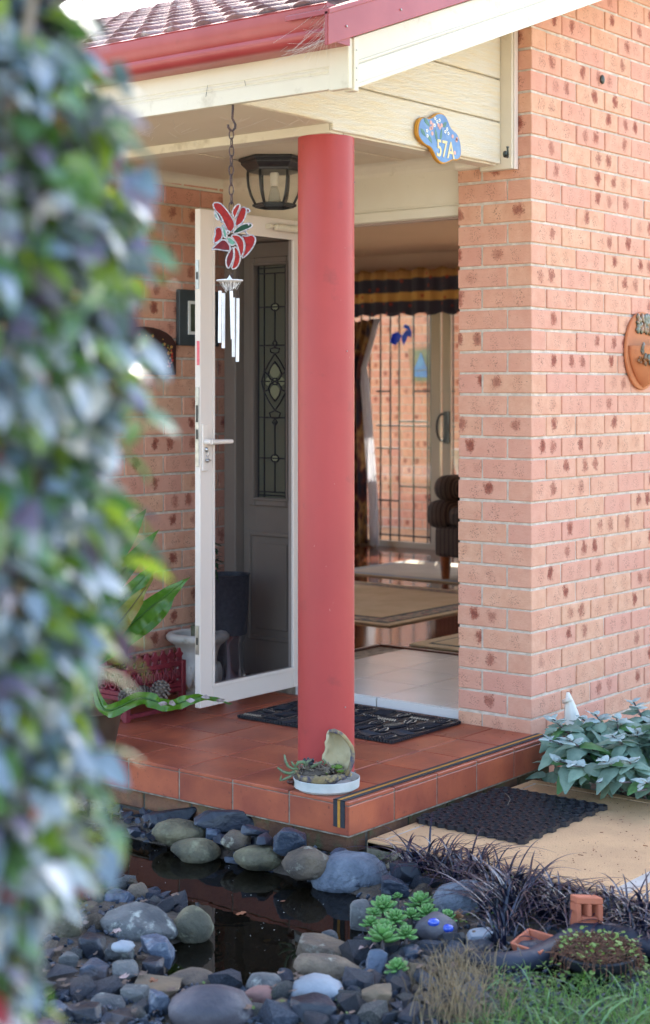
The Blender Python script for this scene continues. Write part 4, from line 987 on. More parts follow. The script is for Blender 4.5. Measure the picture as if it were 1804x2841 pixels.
q.build('pocket', 'terracotta_warm', wp, smooth=True, solid=.008)
random.seed(11)
def splat(cx_, cz_, n, sx_, sz_, yb, name):
    q = MB()
    for i in range(n):
        u = random.uniform(-1, 1); w_ = random.uniform(-1, 1)
        x_ = cx_+u*sx_; z_ = cz_+w_*sz_; tt = max(-1, min(1, (x_-cxw)/(rw*.88))); yy = yb-(.095*math.sqrt(1-tt*tt) if z_ < czw+rh*.1 else .0)*.98
        q.ell((x_, yy, z_), random.uniform(.010, .022), .006, random.uniform(.008, .018), 2, Matrix.Rotation(random.uniform(0, 3), 3, 'Y'))
    q.build(name, 'glaze', wp, smooth=True)
splat(cxw+.01, czw-.022, 90, .13, .038, .062, 'leaf_band'); splat(cxw+.03, czw+.118, 60, .10, .034, .058, 'leaf_band')

# ------------------------------------------------------------------ left wall: picture and arched plaque
pic = tag(thing('framed_picture', (1.14, 1.755, 1.69)), 'small framed picture with dark mount and white inner frame on alcove wall', 'picture')
M('slate_mount', (.045, .055, .06), (.06, .075, .08), 12, .4)
P1 = on(418, 680, 1, 1.755); P2 = on(512, 815, 1, 1.755)
q = MB(); q.box(P1.x, P2.x, 1.744, 1.767, P2.z, P1.z); q.build('mount', 'slate_mount', pic, bevel=.003)
xa = P1.x+.055; xb = P2.x-.05; za = P2.z+.05; zb_ = P1.z-.05
for bx in ((xa, xb, za, za+.014), (xa, xb, zb_-.014, zb_), (xa, xa+.012, za+.0145, zb_-.0145), (xb-.012, xb, za+.0145, zb_-.0145)):
    q = MB(); q.box(bx[0], bx[1], 1.738, 1.7437, bx[2], bx[3]); q.build('inner_frame', 'paint_white', pic)
M('photo_dark', (.03, .05, .03), (.10, .12, .08), 14, .3); q = MB(); q.box(xa+.0125, xb-.0125, 1.741, 1.7435, za+.015, zb_-.015); q.build('print', 'photo_dark', pic)
arch = tag(thing('wall_plaque', (.85, 1.755, 1.54)), 'dark arched metal plaque with gold and red painted flowers on alcove wall', 'plaque')
M('plaque_dark', (.035, .012, .012), (.06, .02, .018), 14, .3, coat=.3, dirt=(.10, .04, .03), dscale=10, dlo=.6, dhi=.8)
L_ = on(262, 880, 1, 1.755); R_ = on(412, 880, 1, 1.755); T_ = on(340, 768, 1, 1.755); Sh = on(412, 815, 1, 1.755)
wd = R_.x-L_.x; poly = [(L_.x, L_.z), (R_.x, L_.z), (R_.x, Sh.z)]+[((L_.x+R_.x)/2+wd/2*cos(pi*k/12), Sh.z+(T_.z-Sh.z)*sin(pi*k/12)) for k in range(1, 12)]+[(L_.x, Sh.z)]
q = MB(); q.prism(poly, (0, 1.768, 0), (1, 0, 0), (0, 0, 1), (0, -.022, 0)); q.build('plate', 'plaque_dark', arch, bevel=.003)
M('gold_paint', (.55, .30, .08), (.4, .2, .05), 40, .4); M('red_paint', (.55, .06, .03), (.4, .04, .02), 40, .4); M('green_paint', (.10, .18, .05), None, 40, .4)
random.seed(5)
for i in range(46):
    t = random.random()
    if i < 26: x_ = lerp(L_.x+.06, R_.x-.04, t); z_ = lerp(Sh.z, T_.z-.02, sin(pi*(.15+.7*t)))-.02+random.uniform(-.025, .012)
    else: x_ = R_.x-.04+random.uniform(-.02, .02); z_ = lerp(L_.z+.02, Sh.z, random.random())
    q = MB(); r_ = random.uniform(.003, .010); q.ell((x_, 1.7455, z_), r_, .0018, r_*random.uniform(.5, 1), 1); q.build('painted_flower', random.choice(['gold_paint', 'gold_paint', 'red_paint', 'green_paint']), arch)

# ------------------------------------------------------------------ urn, cast iron planter, pine cones, tub
M('urn_stone', (.62, .58, .52), (.48, .44, .38), 11, .85, .002, 60, dirt=(.22, .19, .14), dscale=9, dlo=.58, dhi=.72)
ux, uy = .985, 1.60
urn = tag(thing('stone_urn', (ux, uy, 0)), 'white stone urn with wide lip standing behind the screen door', 'urn')
def zof(py, Z): return CAM.z+(1080-py*K)/FP*Z
Zu = (Vector((ux, uy, 0))-CAM).dot(F); zr = zof(1486, Zu)
sc_u = zr/.43
pr_ = [(.11, 0), (.115, .03), (.10, .045), (.06, .06), (.055, .085), (.075, .10), (.115, .13), (.135, .17), (.133, .21), (.115, .225), (.110, .25), (.118, .31), (.135, .35), (.165, .375), (.182, .39), (.184, .41), (.172, .425), (.150, .43), (.135, .42), (.13, .38), (.0, .37)]
q = MB(); q.lathe([(r*.76, z*sc_u) for r, z in pr_], (ux, uy, 0), 48); q.build('body', 'urn_stone', urn, smooth=True, angle=50)
for k in range(18):
    a = tau*k/18; q = MB(); q.ell((ux+.093*cos(a), uy+.093*sin(a), .165*sc_u), .017, .017, .052, 2); q.build('gadroon', 'urn_stone', urn, smooth=True)
M('cut_stem', (.20, .19, .12), (.12, .12, .07), 30, .9); q = MB(); q.lathe([(.03, .36*sc_u), (.032, .47*sc_u), (.024, .475*sc_u), (.022, .46*sc_u), (0, .46*sc_u)], (ux, uy, 0), 10); q.build('cut_stem', 'cut_stem', urn)
# cast iron planter (openwork sides)
M('iron_red', (.20, .018, .030), (.13, .012, .022), 18, .45, .0008, 60, dirt=(.06, .01, .015), dscale=14, dlo=.58, dhi=.75)
ix0, ix1, iy0, iy1 = .44, .77, 1.49, 1.70
ip = tag(thing('iron_planter', ((ix0+ix1)/2, (iy0+iy1)/2, 0)), 'crimson cast iron openwork planter holding pine cones beside the urn', 'planter')
def bar(p, q_, r=.007, n=6): 
    t = MB(); t.tube([p, q_], r, n); return t
q = MB()
for z_ in (.02, .095, .115, .205): 
    for (a_, b_2) in (((ix0, iy0), (ix1, iy0)), ((ix1, iy0), (ix1, iy1)), ((ix0, iy1), (ix1, iy1)), ((ix0, iy0), (ix0, iy1))): q.box(min(a_[0], b_2[0])-.009, max(a_[0], b_2[0])+.009, min(a_[1], b_2[1])-.009, max(a_[1], b_2[1])+.009, z_-.009, z_+.009)
q.build('rail', 'iron_red', ip, bevel=.002)
for (x_, y_) in ((ix0, iy0), (ix1, iy0), (ix0, iy1), (ix1, iy1)):
    t = MB(); t.box(x_-.013, x_+.013, y_-.013, y_+.013, 0, .215); t.build('post', 'iron_red', ip, bevel=.003)
def scrolls(x0_, x1_, z0_, z1_, n, along='x', fix=0):
    q = MB()
    for i in range(n):
        c_ = lerp(x0_, x1_, (i+.5)/n); r_ = (x1_-x0_)/n/2*.9; zc = (z0_+z1_)/2; rz_ = (z1_-z0_)/2
        for sc2 in (1, .45):
            pts = [(c_+r_*sc2*cos(tau*k/12), fix, zc+rz_*sc2*sin(tau*k/12)) for k in range(12)] if along == 'x' else [(fix, c_+r_*sc2*cos(tau*k/12), zc+rz_*sc2*sin(tau*k/12)) for k in range(12)]
            q.loop(pts, .0055, 5)
        a_ = (c_-r_*.9, fix, z0_) if along == 'x' else (fix, c_-r_*.9, z0_); b_2 = (c_+r_*.9, fix, z1_) if along == 'x' else (fix, c_+r_*.9, z1_); q.tube([a_, b_2], .005, 5)
        a_ = (c_+r_*.9, fix, z0_) if along == 'x' else (fix, c_+r_*.9, z0_); b_2 = (c_-r_*.9, fix, z1_) if along == 'x' else (fix, c_-r_*.9, z1_); q.tube([a_, b_2], .005, 5)
    return q
scrolls(ix0, ix1, .125, .195, 6, 'x', iy0).build('lattice', 'iron_red', ip, smooth=True); scrolls(iy0, iy1, .125, .195, 4, 'y', ix0).build('lattice', 'iron_red', ip, smooth=True)
scrolls(ix0, ix1, .125, .195, 6, 'x', iy1).build('lattice', 'iron_red', ip, smooth=True)
for i in range(7):
    x_ = lerp(ix0+.02, ix1-.02, i/6); t = MB(); t.prism([(-.020, 0), (.020, 0), (.016, .018), (.026, .03), (.012, .042), (.008, .056), (-.008, .056), (-.012, .042), (-.026, .03), (-.016, .018)], (x_, iy0-.004, .212), (1, 0, 0), (0, 0, 1), (0, .009, 0)); t.build('finial', 'iron_red', ip, bevel=.002)
t = MB(); t.box(ix0+.0, ix0+.13, iy0+.12, iy0+.24, .215, .37); t.build('chimney', 'iron_red', ip, bevel=.006); t = MB(); t.box(ix0-.012, ix0+.142, iy0+.108, iy0+.252, .35, .39); t.build('chimney_cap', 'iron_red', ip, bevel=.006)
M('pine_cone', (.10, .075, .06), (.18, .14, .115), 40, .85, .001, 100)
random.seed(3)
def cone(loc, L, Rr, label, rot):
    o = tag(thing('pine_cone', loc), label, 'pine cone', 'pine cones in the iron planter'); q = MB(); rm = rot
    q.ell((0, 0, 0), Rr*.8, Rr*.8, L/2*.92, 2)
    for i in range(70):
        t_ = (i+.5)/70; a_ = i*2.39996; z_ = L/2*(1-2*t_); rr = Rr*math.sqrt(max(0, 1-(z_/(L/2))**2))*1.0+.002
        q.ell((rr*cos(a_), rr*sin(a_), z_), .0085, .0085, .0048, 1, None)
    for v in q.b.verts: v.co = (rm @ v.co)+Vector(loc)
    q.build('scales', 'pine_cone', o, smooth=True)
cone(tuple(at(377, 1625, 6.60)), .085, .034, 'large open pine cone at the right front of the crimson planter', Matrix.Rotation(.5, 3, 'X'))
cone(tuple(at(335, 1632, 6.62)), .07, .027, 'small pine cone in shadow left of the large one', Matrix.Rotation(1.3, 3, 'Y'))
cone(tuple(at(300, 1640, 6.55)), .07, .03, 'pine cone lying at the left foot of the crimson planter', Matrix.Rotation(1.4, 3, 'X'))
# tub on a stand behind the screen
M('dark_wicker', (.035, .035, .045), (.06, .06, .075), 60, .4, .002, 120); M('chrome', (.55, .56, .6), (.4, .42, .48), 3, .12, metal=1)
tx, ty = 1.17, 1.58; tub = tag(thing('tall_planter', (tx, ty, 0)), 'tall tub with woven dark band on a shiny stand behind the screen mesh', 'planter')
Zt = (Vector((tx, ty, 0))-CAM).dot(F); zt_ = zof(1352, Zt); zm = zof(1500, Zt)
q = MB(); q.lathe([(.080, zm+.02), (.092, zt_), (.096, zt_+.006), (.088, zt_+.006), (.08, zt_-.05), (0, zt_-.05)], (tx, ty, 0), 40); q.build('basket', 'dark_wicker', tub, smooth=True, angle=40)
q = MB(); q.lathe([(.075, 0), (.078, .03), (.062, zm-.02), (.078, zm+.019), (0, zm+.02)], (tx, ty, 0), 40); q.build('stand', 'chrome', tub, smooth=True, angle=40)

# ------------------------------------------------------------------ saucer, clay shell and its dry succulents
SAX, SAY = .115, .155
ctr = CAM+ray(768, 1833)*5.50; SAX, SAY = ctr.x, ctr.y
M('saucer_white', (.58, .58, .56), (.46, .48, .46), 14, .7, .001, 90, dirt=(.28, .30, .24), dscale=10, dlo=.56, dhi=.72)
sau = tag(thing('plant_saucer', (SAX, SAY, .001)), 'round white plastic saucer at the foot of the red column', 'saucer')
q = MB(); q.lathe([(.098, .001), (.100, .004), (.112, .010), (.1145, .040), (.1125, .041), (.1105, .039), (.107, .012), (0, .010)], (SAX, SAY, .0), 64, .006); q.build('dish', 'saucer_white', sau, smooth=True, angle=50)
M('clay', (.38, .28, .13), (.22, .16, .08), 26, .8, .003, 60, dirt=(.06, .055, .09), dscale=17, dlo=.48, dhi=.6)
M('clay_inner', (.50, .44, .29), (.40, .32, .18), 9, .85, .002, 80, dirt=(.14, .10, .04), dscale=8, dlo=.52, dhi=.75)
shl = tag(thing('clay_shell_pot', (SAX, SAY, .012)), 'half shell clay pot with a raised hood standing in the saucer', 'pot')
def SP(px, py, off=0):  # drawing coordinates of the shell, px right, py down (260 px wide source patch)
    g = 260/1529; return at((760+px*g)/K, (2010+py*g)/K, 5.50-off)
# bowl: half lump
bx = SP(760, 850); q = MB(); q.lathe([(.0, .012), (.055, .014), (.082, .030), (.092, .055), (.088, .060), (.078, .052), (0, .050)], (bx.x, bx.y, 0), 30, .10, ry=.8); q.build('bowl', 'clay', shl, smooth=True)
# hood: curved shell surface
hood = [(905, 110), (985, 105), (1080, 140), (1150, 200), (1220, 290), (1270, 370), (1290, 480), (1280, 600), (1240, 720), (1180, 830)]
inn = [(880, 170), (870, 240), (850, 300), (860, 370), (850, 430), (800, 500), (790, 560), (850, 640), (950, 700), (1050, 800)]
q = MB(); rows = []; nn = 12
for j, (o_, i_) in enumerate(zip(hood, inn)):
    a_ = SP(*i_, off=.012); b_2 = SP(*o_, off=-.005+.03*j/9); row = []
    for k in range(nn+1):
        t_ = k/nn; p = a_.lerp(b_2, t_); dep = sin(pi*t_)*.042*(.4+.6*sin(pi*min(1, (j+1)/9)))
        row.append(p+F*dep+Vector((noise.noise(p*60), noise.noise(p*60+Vector((5, 5, 5))), noise.noise(p*60+Vector((9, 1, 3)))))*.004)
    rows.append(q.verts(row))
for a_, b_2 in zip(rows, rows[1:]):
    for k in range(nn): q.face([a_[k], a_[k+1], b_2[k+1], b_2[k]])
q.build('hood', 'clay_inner', shl, smooth=True, solid=.009)
q = MB(); pts = [SP(*o_, off=.0+.03*j/9) for j, o_ in enumerate(hood)]; q.tube([p for p in pts], [.006, .008, .007, .0075, .007, .008, .0075, .0085, .008, .007], 8); q.build('hood_rim', 'clay', shl, smooth=True)
random.seed(21); q = MB()
for i in range(34):
    t_ = i/33; a_ = SP(lerp(380, 1230, t_), 800+95*sin(pi*t_)+random.uniform(-26, 26), .055*sin(pi*t_)+.012); q.ell(a_, random.uniform(.008, .013), .009, random.uniform(.006, .011), 2)
q.build('knobbly_rim', 'clay', shl, smooth=True)
M('dead_stem', (.30, .25, .19), (.14, .11, .08), 50, .9); M('euphorbia', (.10, .17, .07), (.18, .20, .12), 60, .7, dirt=(.10, .08, .06), dscale=60, dlo=.55, dhi=.65); M('moss', (.07, .14, .015), (.12, .2, .03), 60, .95, .004, 90)
su = tag(thing('dry_succulent', tuple(SP(650, 780))), 'half dead trailing succulent spilling from the clay shell', 'plant')
q = MB(); q.ell(SP(720, 760, .0), .078, .05, .016, 2); q.build('soil', 'soil', su)
q = MB()
for i in range(120):
    a_ = SP(random.uniform(400, 1130), random.uniform(680, 800), random.uniform(-.03, .05)); b_2 = a_+Vector((random.uniform(-.03, .03), random.uniform(-.03, .03), random.uniform(-.004, .018))); q.tube([a_, a_.lerp(b_2, .5)+Vector((0, 0, random.uniform(0, .012))), b_2], random.uniform(.0009, .0022), 4, False)
q.build('dead_stems', 'dead_stem', su, smooth=True)
for pts, r_ in (([(400, 720), (300, 720), (230, 680), (190, 600), (172, 490)], .0050), ([(350, 760), (250, 800), (160, 775), (60, 705)], .0052), ([(340, 800), (260, 850), (180, 890), (100, 915)], .005), ([(360, 700), (310, 650), (285, 600)], .004), ([(540, 660), (480, 610), (400, 620), (350, 690)], .0065), ([(500, 680), (560, 600), (620, 570)], .005), ([(600, 700), (720, 640), (790, 600)], .005), ([(820, 660), (840, 600), (800, 560)], .003), ([(960, 720), (1060, 720), (1140, 690)], .003), ([(100, 915), (110, 880), (130, 830)], .003)):
    q = MB(); W3 = [SP(x, y, .04+.0002*(400-x)*.2) for x, y in pts]; q.tube(W3, [r_, ]*(len(W3)-1)+[r_*.6], 7); q.build('stem', 'euphorbia', su, smooth=True)
for x, y, s in ((600, 770, .016), (1050, 690, .016), (1080, 750, .014), (980, 690, .012), (850, 790, .011)): q = MB(); q.ell(SP(x, y, .03), s, s, s*.5, 2); q.build('moss', 'moss', su, smooth=True)
q = MB(); q.ell(SP(285, 930, .02), .018, .015, .010, 2); q.ell(SP(330, 960, .01), .012, .01, .008, 2); q.build('fallen_leaf', 'threshold_wood', su)
for i in range(46):
    a_ = SP(random.uniform(490, 640), random.uniform(560, 650), random.uniform(-.02, .02)); 
    if i == 0: q = MB()
    q.ell(a_, .008, .006, .004, 1, Matrix.Rotation(random.uniform(0, 3), 3, 'Y'))
q.build('dark_rosette', 'dark_wicker', su)

# ------------------------------------------------------------------ door mats
mt1 = tag(thing('door_mat', (1.03, .80, .001)), 'black rubber door mat with embossed leaves before the white threshold', 'door mat')
x0, x1, y0, y1 = .793, 1.268, .402, 1.195
q = MB(); q.box(x0, x1, y0, y1, .001, .010); q.build('backing', 'black_rubber', mt1, bevel=.002)
random.seed(8); q = MB(); i = 0
for r_ in range(5):
    for c_ in range(8):
        cx_ = x0+.05+r_*.093; cy_ = y0+.055+c_*.098; ang = random.choice((0, pi/2, pi))+random.uniform(-.4, .4); ex = Vector((cos(ang), sin(ang), 0)); ey = Vector((-sin(ang), cos(ang), 0)); c3 = Vector((cx_, cy_, .0135))
        if (r_+c_) % 2 == 0:
            L2 = .044; W2 = .021
            P = [c3+ex*(L2*cos(tau*k/12))+ey*(W2*sin(tau*k/12)*(1-.3*cos(tau*k/12))) for k in range(12)]; q.loop(P, .0032, 5); q.tube([c3-ex*L2, c3+ex*L2], .003, 5)
            for t_ in (-.6, -.3, 0, .3): 
                for sg_ in (-1, 1): q.tube([c3+ex*(L2*t_), c3+ex*(L2*(t_+.3))+ey*(sg_*W2*.75)], .0022, 4)
        else:
            for k in range(7): q.tube([c3+ex*(-.04+k*.013)-ey*.034, c3+ex*(-.03+k*.013), c3+ex*(-.04+k*.013)+ey*.034], .0034, 4)
for k in range(56):
    yy = y0+.007+k*(y1-y0-.014)/55; q.box(x0-.004, x0+.010, yy-.004, yy+.004, .003, .014); q.box(x1-.010, x1+.004, yy-.004, yy+.004, .003, .014)
for k in range(34):
    xx = x0+.007+k*(x1-x0-.014)/33; q.box(xx-.004, xx+.004, y0-.004, y0+.008, .003, .014); q.box(xx-.004, xx+.004, y1-.008, y1+.004, .003, .014)
for c_ in range(1, 8): q.tube([(x0+.01, y0+c_*.099, .012), (x1-.01, y0+c_*.099+.004, .012)], .0035, 4)
q.build('embossed_leaves', 'black_rubber', mt1)
mt2 = tag(thing('door_mat', (.63, -.235, PZ)), 'black honeycomb rubber mat lying on the tan path below the step', 'door mat')
x0, x1, y0, y1 = .335, .915, -.462, -.022; NXc, NYc = 13, 11; wx = (x1-x0)/NXc; wy = (y1-y0)/NYc
def hexcell():
    q = MB()
    for sc2, zt2 in ((1, .016), (.72, .0145), (.44, .013)):
        out = [(wx*.50*sc2*cos(tau*k/6+.0)*1.08, wy*.5*sc2*sin(tau*k/6)*1.08) for k in range(6)]; inn_ = [(x*.86, y*.86) for x, y in out] if sc2 == 1 else [(x*.72, y*.72) for x, y in out]
        a_ = q.verts([(x, y, zt2) for x, y in out]); b_2 = q.verts([(x, y, zt2) for x, y in inn_]); c_ = q.verts([(x, y, 0) for x, y in out]); d_ = q.verts([(x*.96, y*.96, .006) for x, y in inn_])
        for k in range(6):
            n_ = (k+1) % 6; q.face([a_[k], a_[n_], b_2[n_], b_2[k]]); q.face([c_[k], c_[n_], a_[n_], a_[k]]); q.face([b_2[k], b_2[n_], d_[n_], d_[k]])
    return mesh_of(q, 'cell', 'black_rubber')
HC = hexcell(); q = MB(); q.box(x0+.01, x1-.01, y0+.008, y1-.008, PZ+.001, PZ+.007); q.build('backing', 'black_rubber', mt2)
for i in range(NXc):
    for j in range(NYc): inst('cell', HC, mt2, (x0+wx*(i+.5), y0+wy*(j+.5)+(wy*.25 if i % 2 else -wy*.25)*.6, PZ+.0012))
tw = tag(thing('twig', (.55, -.2, PZ+.018)), 'thin pale curved twig lying on the honeycomb mat', 'twig'); q = MB(); q.tube([at_ for at_ in (onz(1188, 1840+25, PZ+.02), onz(1195, 1871, PZ+.02), onz(1200, 1880, PZ+.022), onz(1194, 1893, PZ+.02))], .0014, 5); q.build('stem', 'dead_stem', tw)
# pale carved stone leaning by the wall
ps = tag(thing('garden_ornament', tuple(onz(1350, 1735, PZ))), 'tall white shell-like ornament leaning on the wall behind the silver plant', 'ornament')
bp = at(1352, 1700, 6.42); q = MB(); rows = []
zb0, zt0 = -.14, zof(1630, 6.42)
for j in range(12):
    t_ = j/11; z_ = lerp(zb0, zt0, t_); hw = .040*(1-t_**3*.85)*(1 if t_ > .1 else .95); cxs = bp+R*(-.045*t_+.02)+F*(.02*t_); row = []
    for k in range(20):
        a_ = tau*k/20; rr = hw*(1+.10*cos(a_*7)); row.append(Vector((cxs.x, cxs.y, z_))+R*(rr*cos(a_))+F*(rr*.6*sin(a_)))
    rows.append(q.verts(row))
for a_, b_2 in zip(rows, rows[1:]):
    for k in range(20): q.face([a_[k], a_[(k+1) % 20], b_2[(k+1) % 20], b_2[k]])
q.face(rows[-1]); q.build('shell', 'white_stone', ps, smooth=True)
q = MB(); q.tube([bp+R*(-.045)+Vector((0, 0, zof(1650, 6.42)-bp.z)), bp+R*(-.02)-F*.03+Vector((0, 0, zof(1640, 6.42)-bp.z))], .010, 8); q.build('tip', 'white_stone', ps, smooth=True)
# drain bolt on the brick wall
bt_ = on(1417, 187, 1, .075); bo = tag(thing('wall_bolt', tuple(bt_)), 'grey round plug in the upper brick wall', 'bolt'); q = MB(); q.ell(bt_, .016, .008, .020, 2); q.build('plug', 'dull_metal', bo, smooth=True)
# ================================================================== rocks round the pond
M('rock_grey', (.15, .15, .145), (.06, .062, .066), 10, .8, .012, 40, rand=.22, dirt=(.34, .35, .31), dscale=16, dlo=.56, dhi=.66)
M('rock_brown', (.19, .14, .095), (.075, .058, .048), 9, .8, .012, 40, rand=.2, dirt=(.33, .31, .24), dscale=18, dlo=.57, dhi=.68)
M('rock_lichen', (.20, .17, .10), (.07, .065, .045), 9, .85, .012, 40, rand=.15, dirt=(.27, .26, .16), dscale=13, dlo=.54, dhi=.70)
M('rock_blue', (.080, .102, .145), (.022, .032, .056), 9, .36, .009, 45, rand=.4, dirt=(.20, .23, .27), dscale=18, dlo=.58, dhi=.72)
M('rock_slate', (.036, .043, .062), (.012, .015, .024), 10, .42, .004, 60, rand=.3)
M('rock_white', (.30, .33, .37), (.17, .19, .22), 6, .75, .003, 60, dirt=(.22, .22, .2), dscale=20, dlo=.58, dhi=.7)
M('rock_purple', (.11, .10, .115), (.045, .045, .062), 6, .6, .004, 50, dirt=(.30, .30, .31), dscale=9, dlo=.6, dhi=.72)
M('rock_tan', (.22, .155, .095), (.13, .10, .07), 7, .85, .003, 60, rand=.15)
M('rock_pink', (.28, .15, .12), (.2, .11, .1), 7, .85, .003, 60)
M('big_blue', (.17, .195, .24), (.09, .11, .145), 16, .85, .014, 60, dirt=(.33, .36, .40), dscale=6, dlo=.54, dhi=.64)
def rock_bm(kind, seed, sub=3):
    rnd = random.Random(seed); q = MB()
    if kind == 'round':
        bmesh.ops.create_icosphere(q.b, subdivisions=sub, radius=1)
        o = Vector((seed*3.1, seed*1.7, 0))
        for v in q.b.verts:
            d = v.co.normalized(); e = .26*noise.noise(d*1.0+o)+.09*noise.noise(d*2.4+o)+.025*noise.noise(d*6+o)
            v.co = d*(1+e)
    else:
        pts = []
        for _ in range(20 if kind == 'angular' else 13):
            d = Vector((rnd.gauss(0, 1), rnd.gauss(0, 1), rnd.gauss(0, 1))).normalized(); pts.append(q.b.verts.new(Vector((max(-.78, min(.78, d.x*1.1)), max(-.78, min(.78, d.y*1.1)), max(-.72, min(.72, d.z*1.1))))))
        r_ = bmesh.ops.convex_hull(q.b, input=q.b.verts)
        bmesh.ops.delete(q.b, geom=[v for v in q.b.verts if not v.link_faces], context='VERTS')
        mx = max(v.co.length for v in q.b.verts)
        for v in q.b.verts: v.co *= 1.12/mx
        if sub >= 3:
            bmesh.ops.bevel(q.b, geom=q.b.edges[:], offset=.045, segments=1, affect='EDGES', profile=.6)
            bmesh.ops.triangulate(q.b, faces=q.b.faces); bmesh.ops.subdivide_edges(q.b, edges=[e for e in q.b.edges if e.calc_length() > .25], cuts=2, use_grid_fill=False)
            bmesh.ops.triangulate(q.b, faces=q.b.faces)
            for v in q.b.verts:
                d = v.co.normalized(); v.co += d*(.035*noise.noise(v.co*2.3+Vector((seed, 0, 0)))+.015*noise.noise(v.co*6+Vector((seed, 3, 0))))
    return q
def rock(box, kind, mat, label, zg=-.19, seed=None, ry=.85, tilt=0, Z=None, name='river_stone', sink=.32, top=None, group=None, X=None):
    BOXES.append(box)
    x0, y0, x1, y1 = box; seed = seed or int(x0*7+y0)
    cx, cyp = (x0+x1)/2, (y0+y1)/2; rzr = .05
    for _ in range(12):
        if X is not None: p = on(cx, cyp, 0, X)
        elif Z is None: p = onz(cx, cyp, zg+rzr*(1-2*sink)+.0)
        else: p = at(cx, cyp, Z)
        Zc = (p-CAM).dot(F); rx = (x1-x0)/2*K*Zc/FP; ha = (y1-y0)/2*K*Zc/FP
        ph = math.atan2(CAM.z-p.z, Zc); s_, c_ = sin(ph), cos(ph); ryr = rx*ry
        rzr = math.sqrt(max((ha*1.0)**2-(ryr*s_)**2, (rx*.22)**2))/c_
        rzr = min(rzr, rx*1.5)
    q = rock_bm(kind, seed); ax = math.atan2(R.y, R.x)
    rm = Matrix.Rotation(ax, 3, 'Z') @ Matrix.Rotation(tilt, 3, 'Y')
    # normalise the extents so that the outline keeps its size
    xs_ = [v.co.x for v in q.b.verts]; ys_ = [v.co.y for v in q.b.verts]; zs_ = [v.co.z for v in q.b.verts]
    for v in q.b.verts:
        c = v.co; c.x = (c.x-(max(xs_)+min(xs_))/2)/((max(xs_)-min(xs_))/2)*rx; c.y = (c.y-(max(ys_)+min(ys_))/2)/((max(ys_)-min(ys_))/2)*ryr; c.z = (c.z-(max(zs_)+min(zs_))/2)/((max(zs_)-min(zs_))/2)*rzr
        v.co = rm @ c
    bmesh.ops.recalc_face_normals(q.b, faces=q.b.faces)
    me = bpy.data.meshes.new(name); q.b.to_mesh(me); q.b.free(); me.materials.append(MATS[mat])
    me.polygons.foreach_set('use_smooth', [kind == 'round']*len(me.polygons))
    o = bpy.data.objects.new(name, me); COL.objects.link(o); o.location = p
    tag(o, label, 'stone', group); PLACED.append((p.x, p.y, max(rx, ryr))); return o, p, (rx, ryr, rzr)
PLACED = []; BOXES = []
RK = rock
RK((357, 1925, 492, 1990), 'round', 'rock_lichen', 'flat rounded stone in the pond under the second riser tile', WZ, seed=4, X=-0.13)
RK((401, 1970, 520, 2032), 'round', 'rock_lichen', 'dark wet dome stone in the pond, in front of the flat one', -.225, seed=9)
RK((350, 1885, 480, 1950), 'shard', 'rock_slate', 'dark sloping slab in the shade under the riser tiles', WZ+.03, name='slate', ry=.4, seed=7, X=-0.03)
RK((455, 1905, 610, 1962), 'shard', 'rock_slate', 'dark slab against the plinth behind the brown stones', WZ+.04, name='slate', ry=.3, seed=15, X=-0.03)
RK((484, 1948, 519, 1983), 'angular', 'rock_blue', 'small grey wedge between the pond stones and the slate', WZ, name='broken_stone', X=-0.1)
RK((519, 1950, 592, 2000), 'round', 'rock_brown', 'brown rounded stone with a slate flake lying on it', WZ, seed=6, X=-0.12)
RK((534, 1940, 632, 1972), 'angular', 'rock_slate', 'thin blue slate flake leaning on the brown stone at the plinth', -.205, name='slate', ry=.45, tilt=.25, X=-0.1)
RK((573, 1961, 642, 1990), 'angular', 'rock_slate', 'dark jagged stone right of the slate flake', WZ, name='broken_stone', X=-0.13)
RK((642, 1948, 722, 2013), 'angular', 'rock_blue', 'tall blue-black stone with pale patches standing against the plinth', WZ, seed=31, name='broken_stone', X=-0.11)
RK((548, 1988, 664, 2050), 'round', 'rock_lichen', 'domed stone with yellow algae at the water line', -.215, seed=17)
RK((661, 1992, 780, 2068), 'round', 'rock_brown', 'brown-grey egg stone left of the big blue-grey boulder', -.185, seed=18)
RK((730, 2001, 919, 2106), 'round', 'big_blue', 'biggest blue-grey pond boulder with pale wavy veins', WZ+.01, seed=22, ry=.8)
RK((776, 1994, 822, 2018), 'round', 'rock_blue', 'small smooth stone tucked behind the biggest boulder', -.20, X=-0.05)
RK((905, 2022, 992, 2082), 'angular', 'rock_slate', 'jagged dark rock under the arching black grass, right of the boulder', -.18, name='broken_stone')
RK((896, 2060, 968, 2125), 'angular', 'rock_blue', 'angular grey rock above the green succulents', -.20, name='broken_stone', seed=41)
RK((1017, 2066, 1164, 2180), 'round', 'big_blue', 'large pitted grey boulder at the edge of the black grass', -.19, seed=27, ry=.9)
RK((823, 2117, 885, 2195), 'angular', 'rock_grey', 'pale angular rock at the left foot of the green succulents', -.22, name='broken_stone', seed=44)
RK((749, 2186, 796, 2220), 'round', 'rock_grey', 'small grey-green stone on the near pond edge', WZ)
RK((697, 2207, 827, 2266), 'angular', 'rock_brown', 'long lumpy brown stone, the upper of two on the near bank', -.215, seed=51, tilt=.12)
RK((689, 2247, 862, 2318), 'round', 'rock_brown', 'long curved brown stone, the lower of two on the near bank', -.195, seed=52, ry=.45, tilt=.22)
RK((673, 2290, 811, 2372), 'round', 'rock_white', 'pale bluish-white dome stone at the bottom of the bank', -.18, seed=53)
RK((576, 2285, 664, 2340), 'round', 'rock_grey', 'grey dome stone left of the pale bluish-white one', -.19, seed=54)
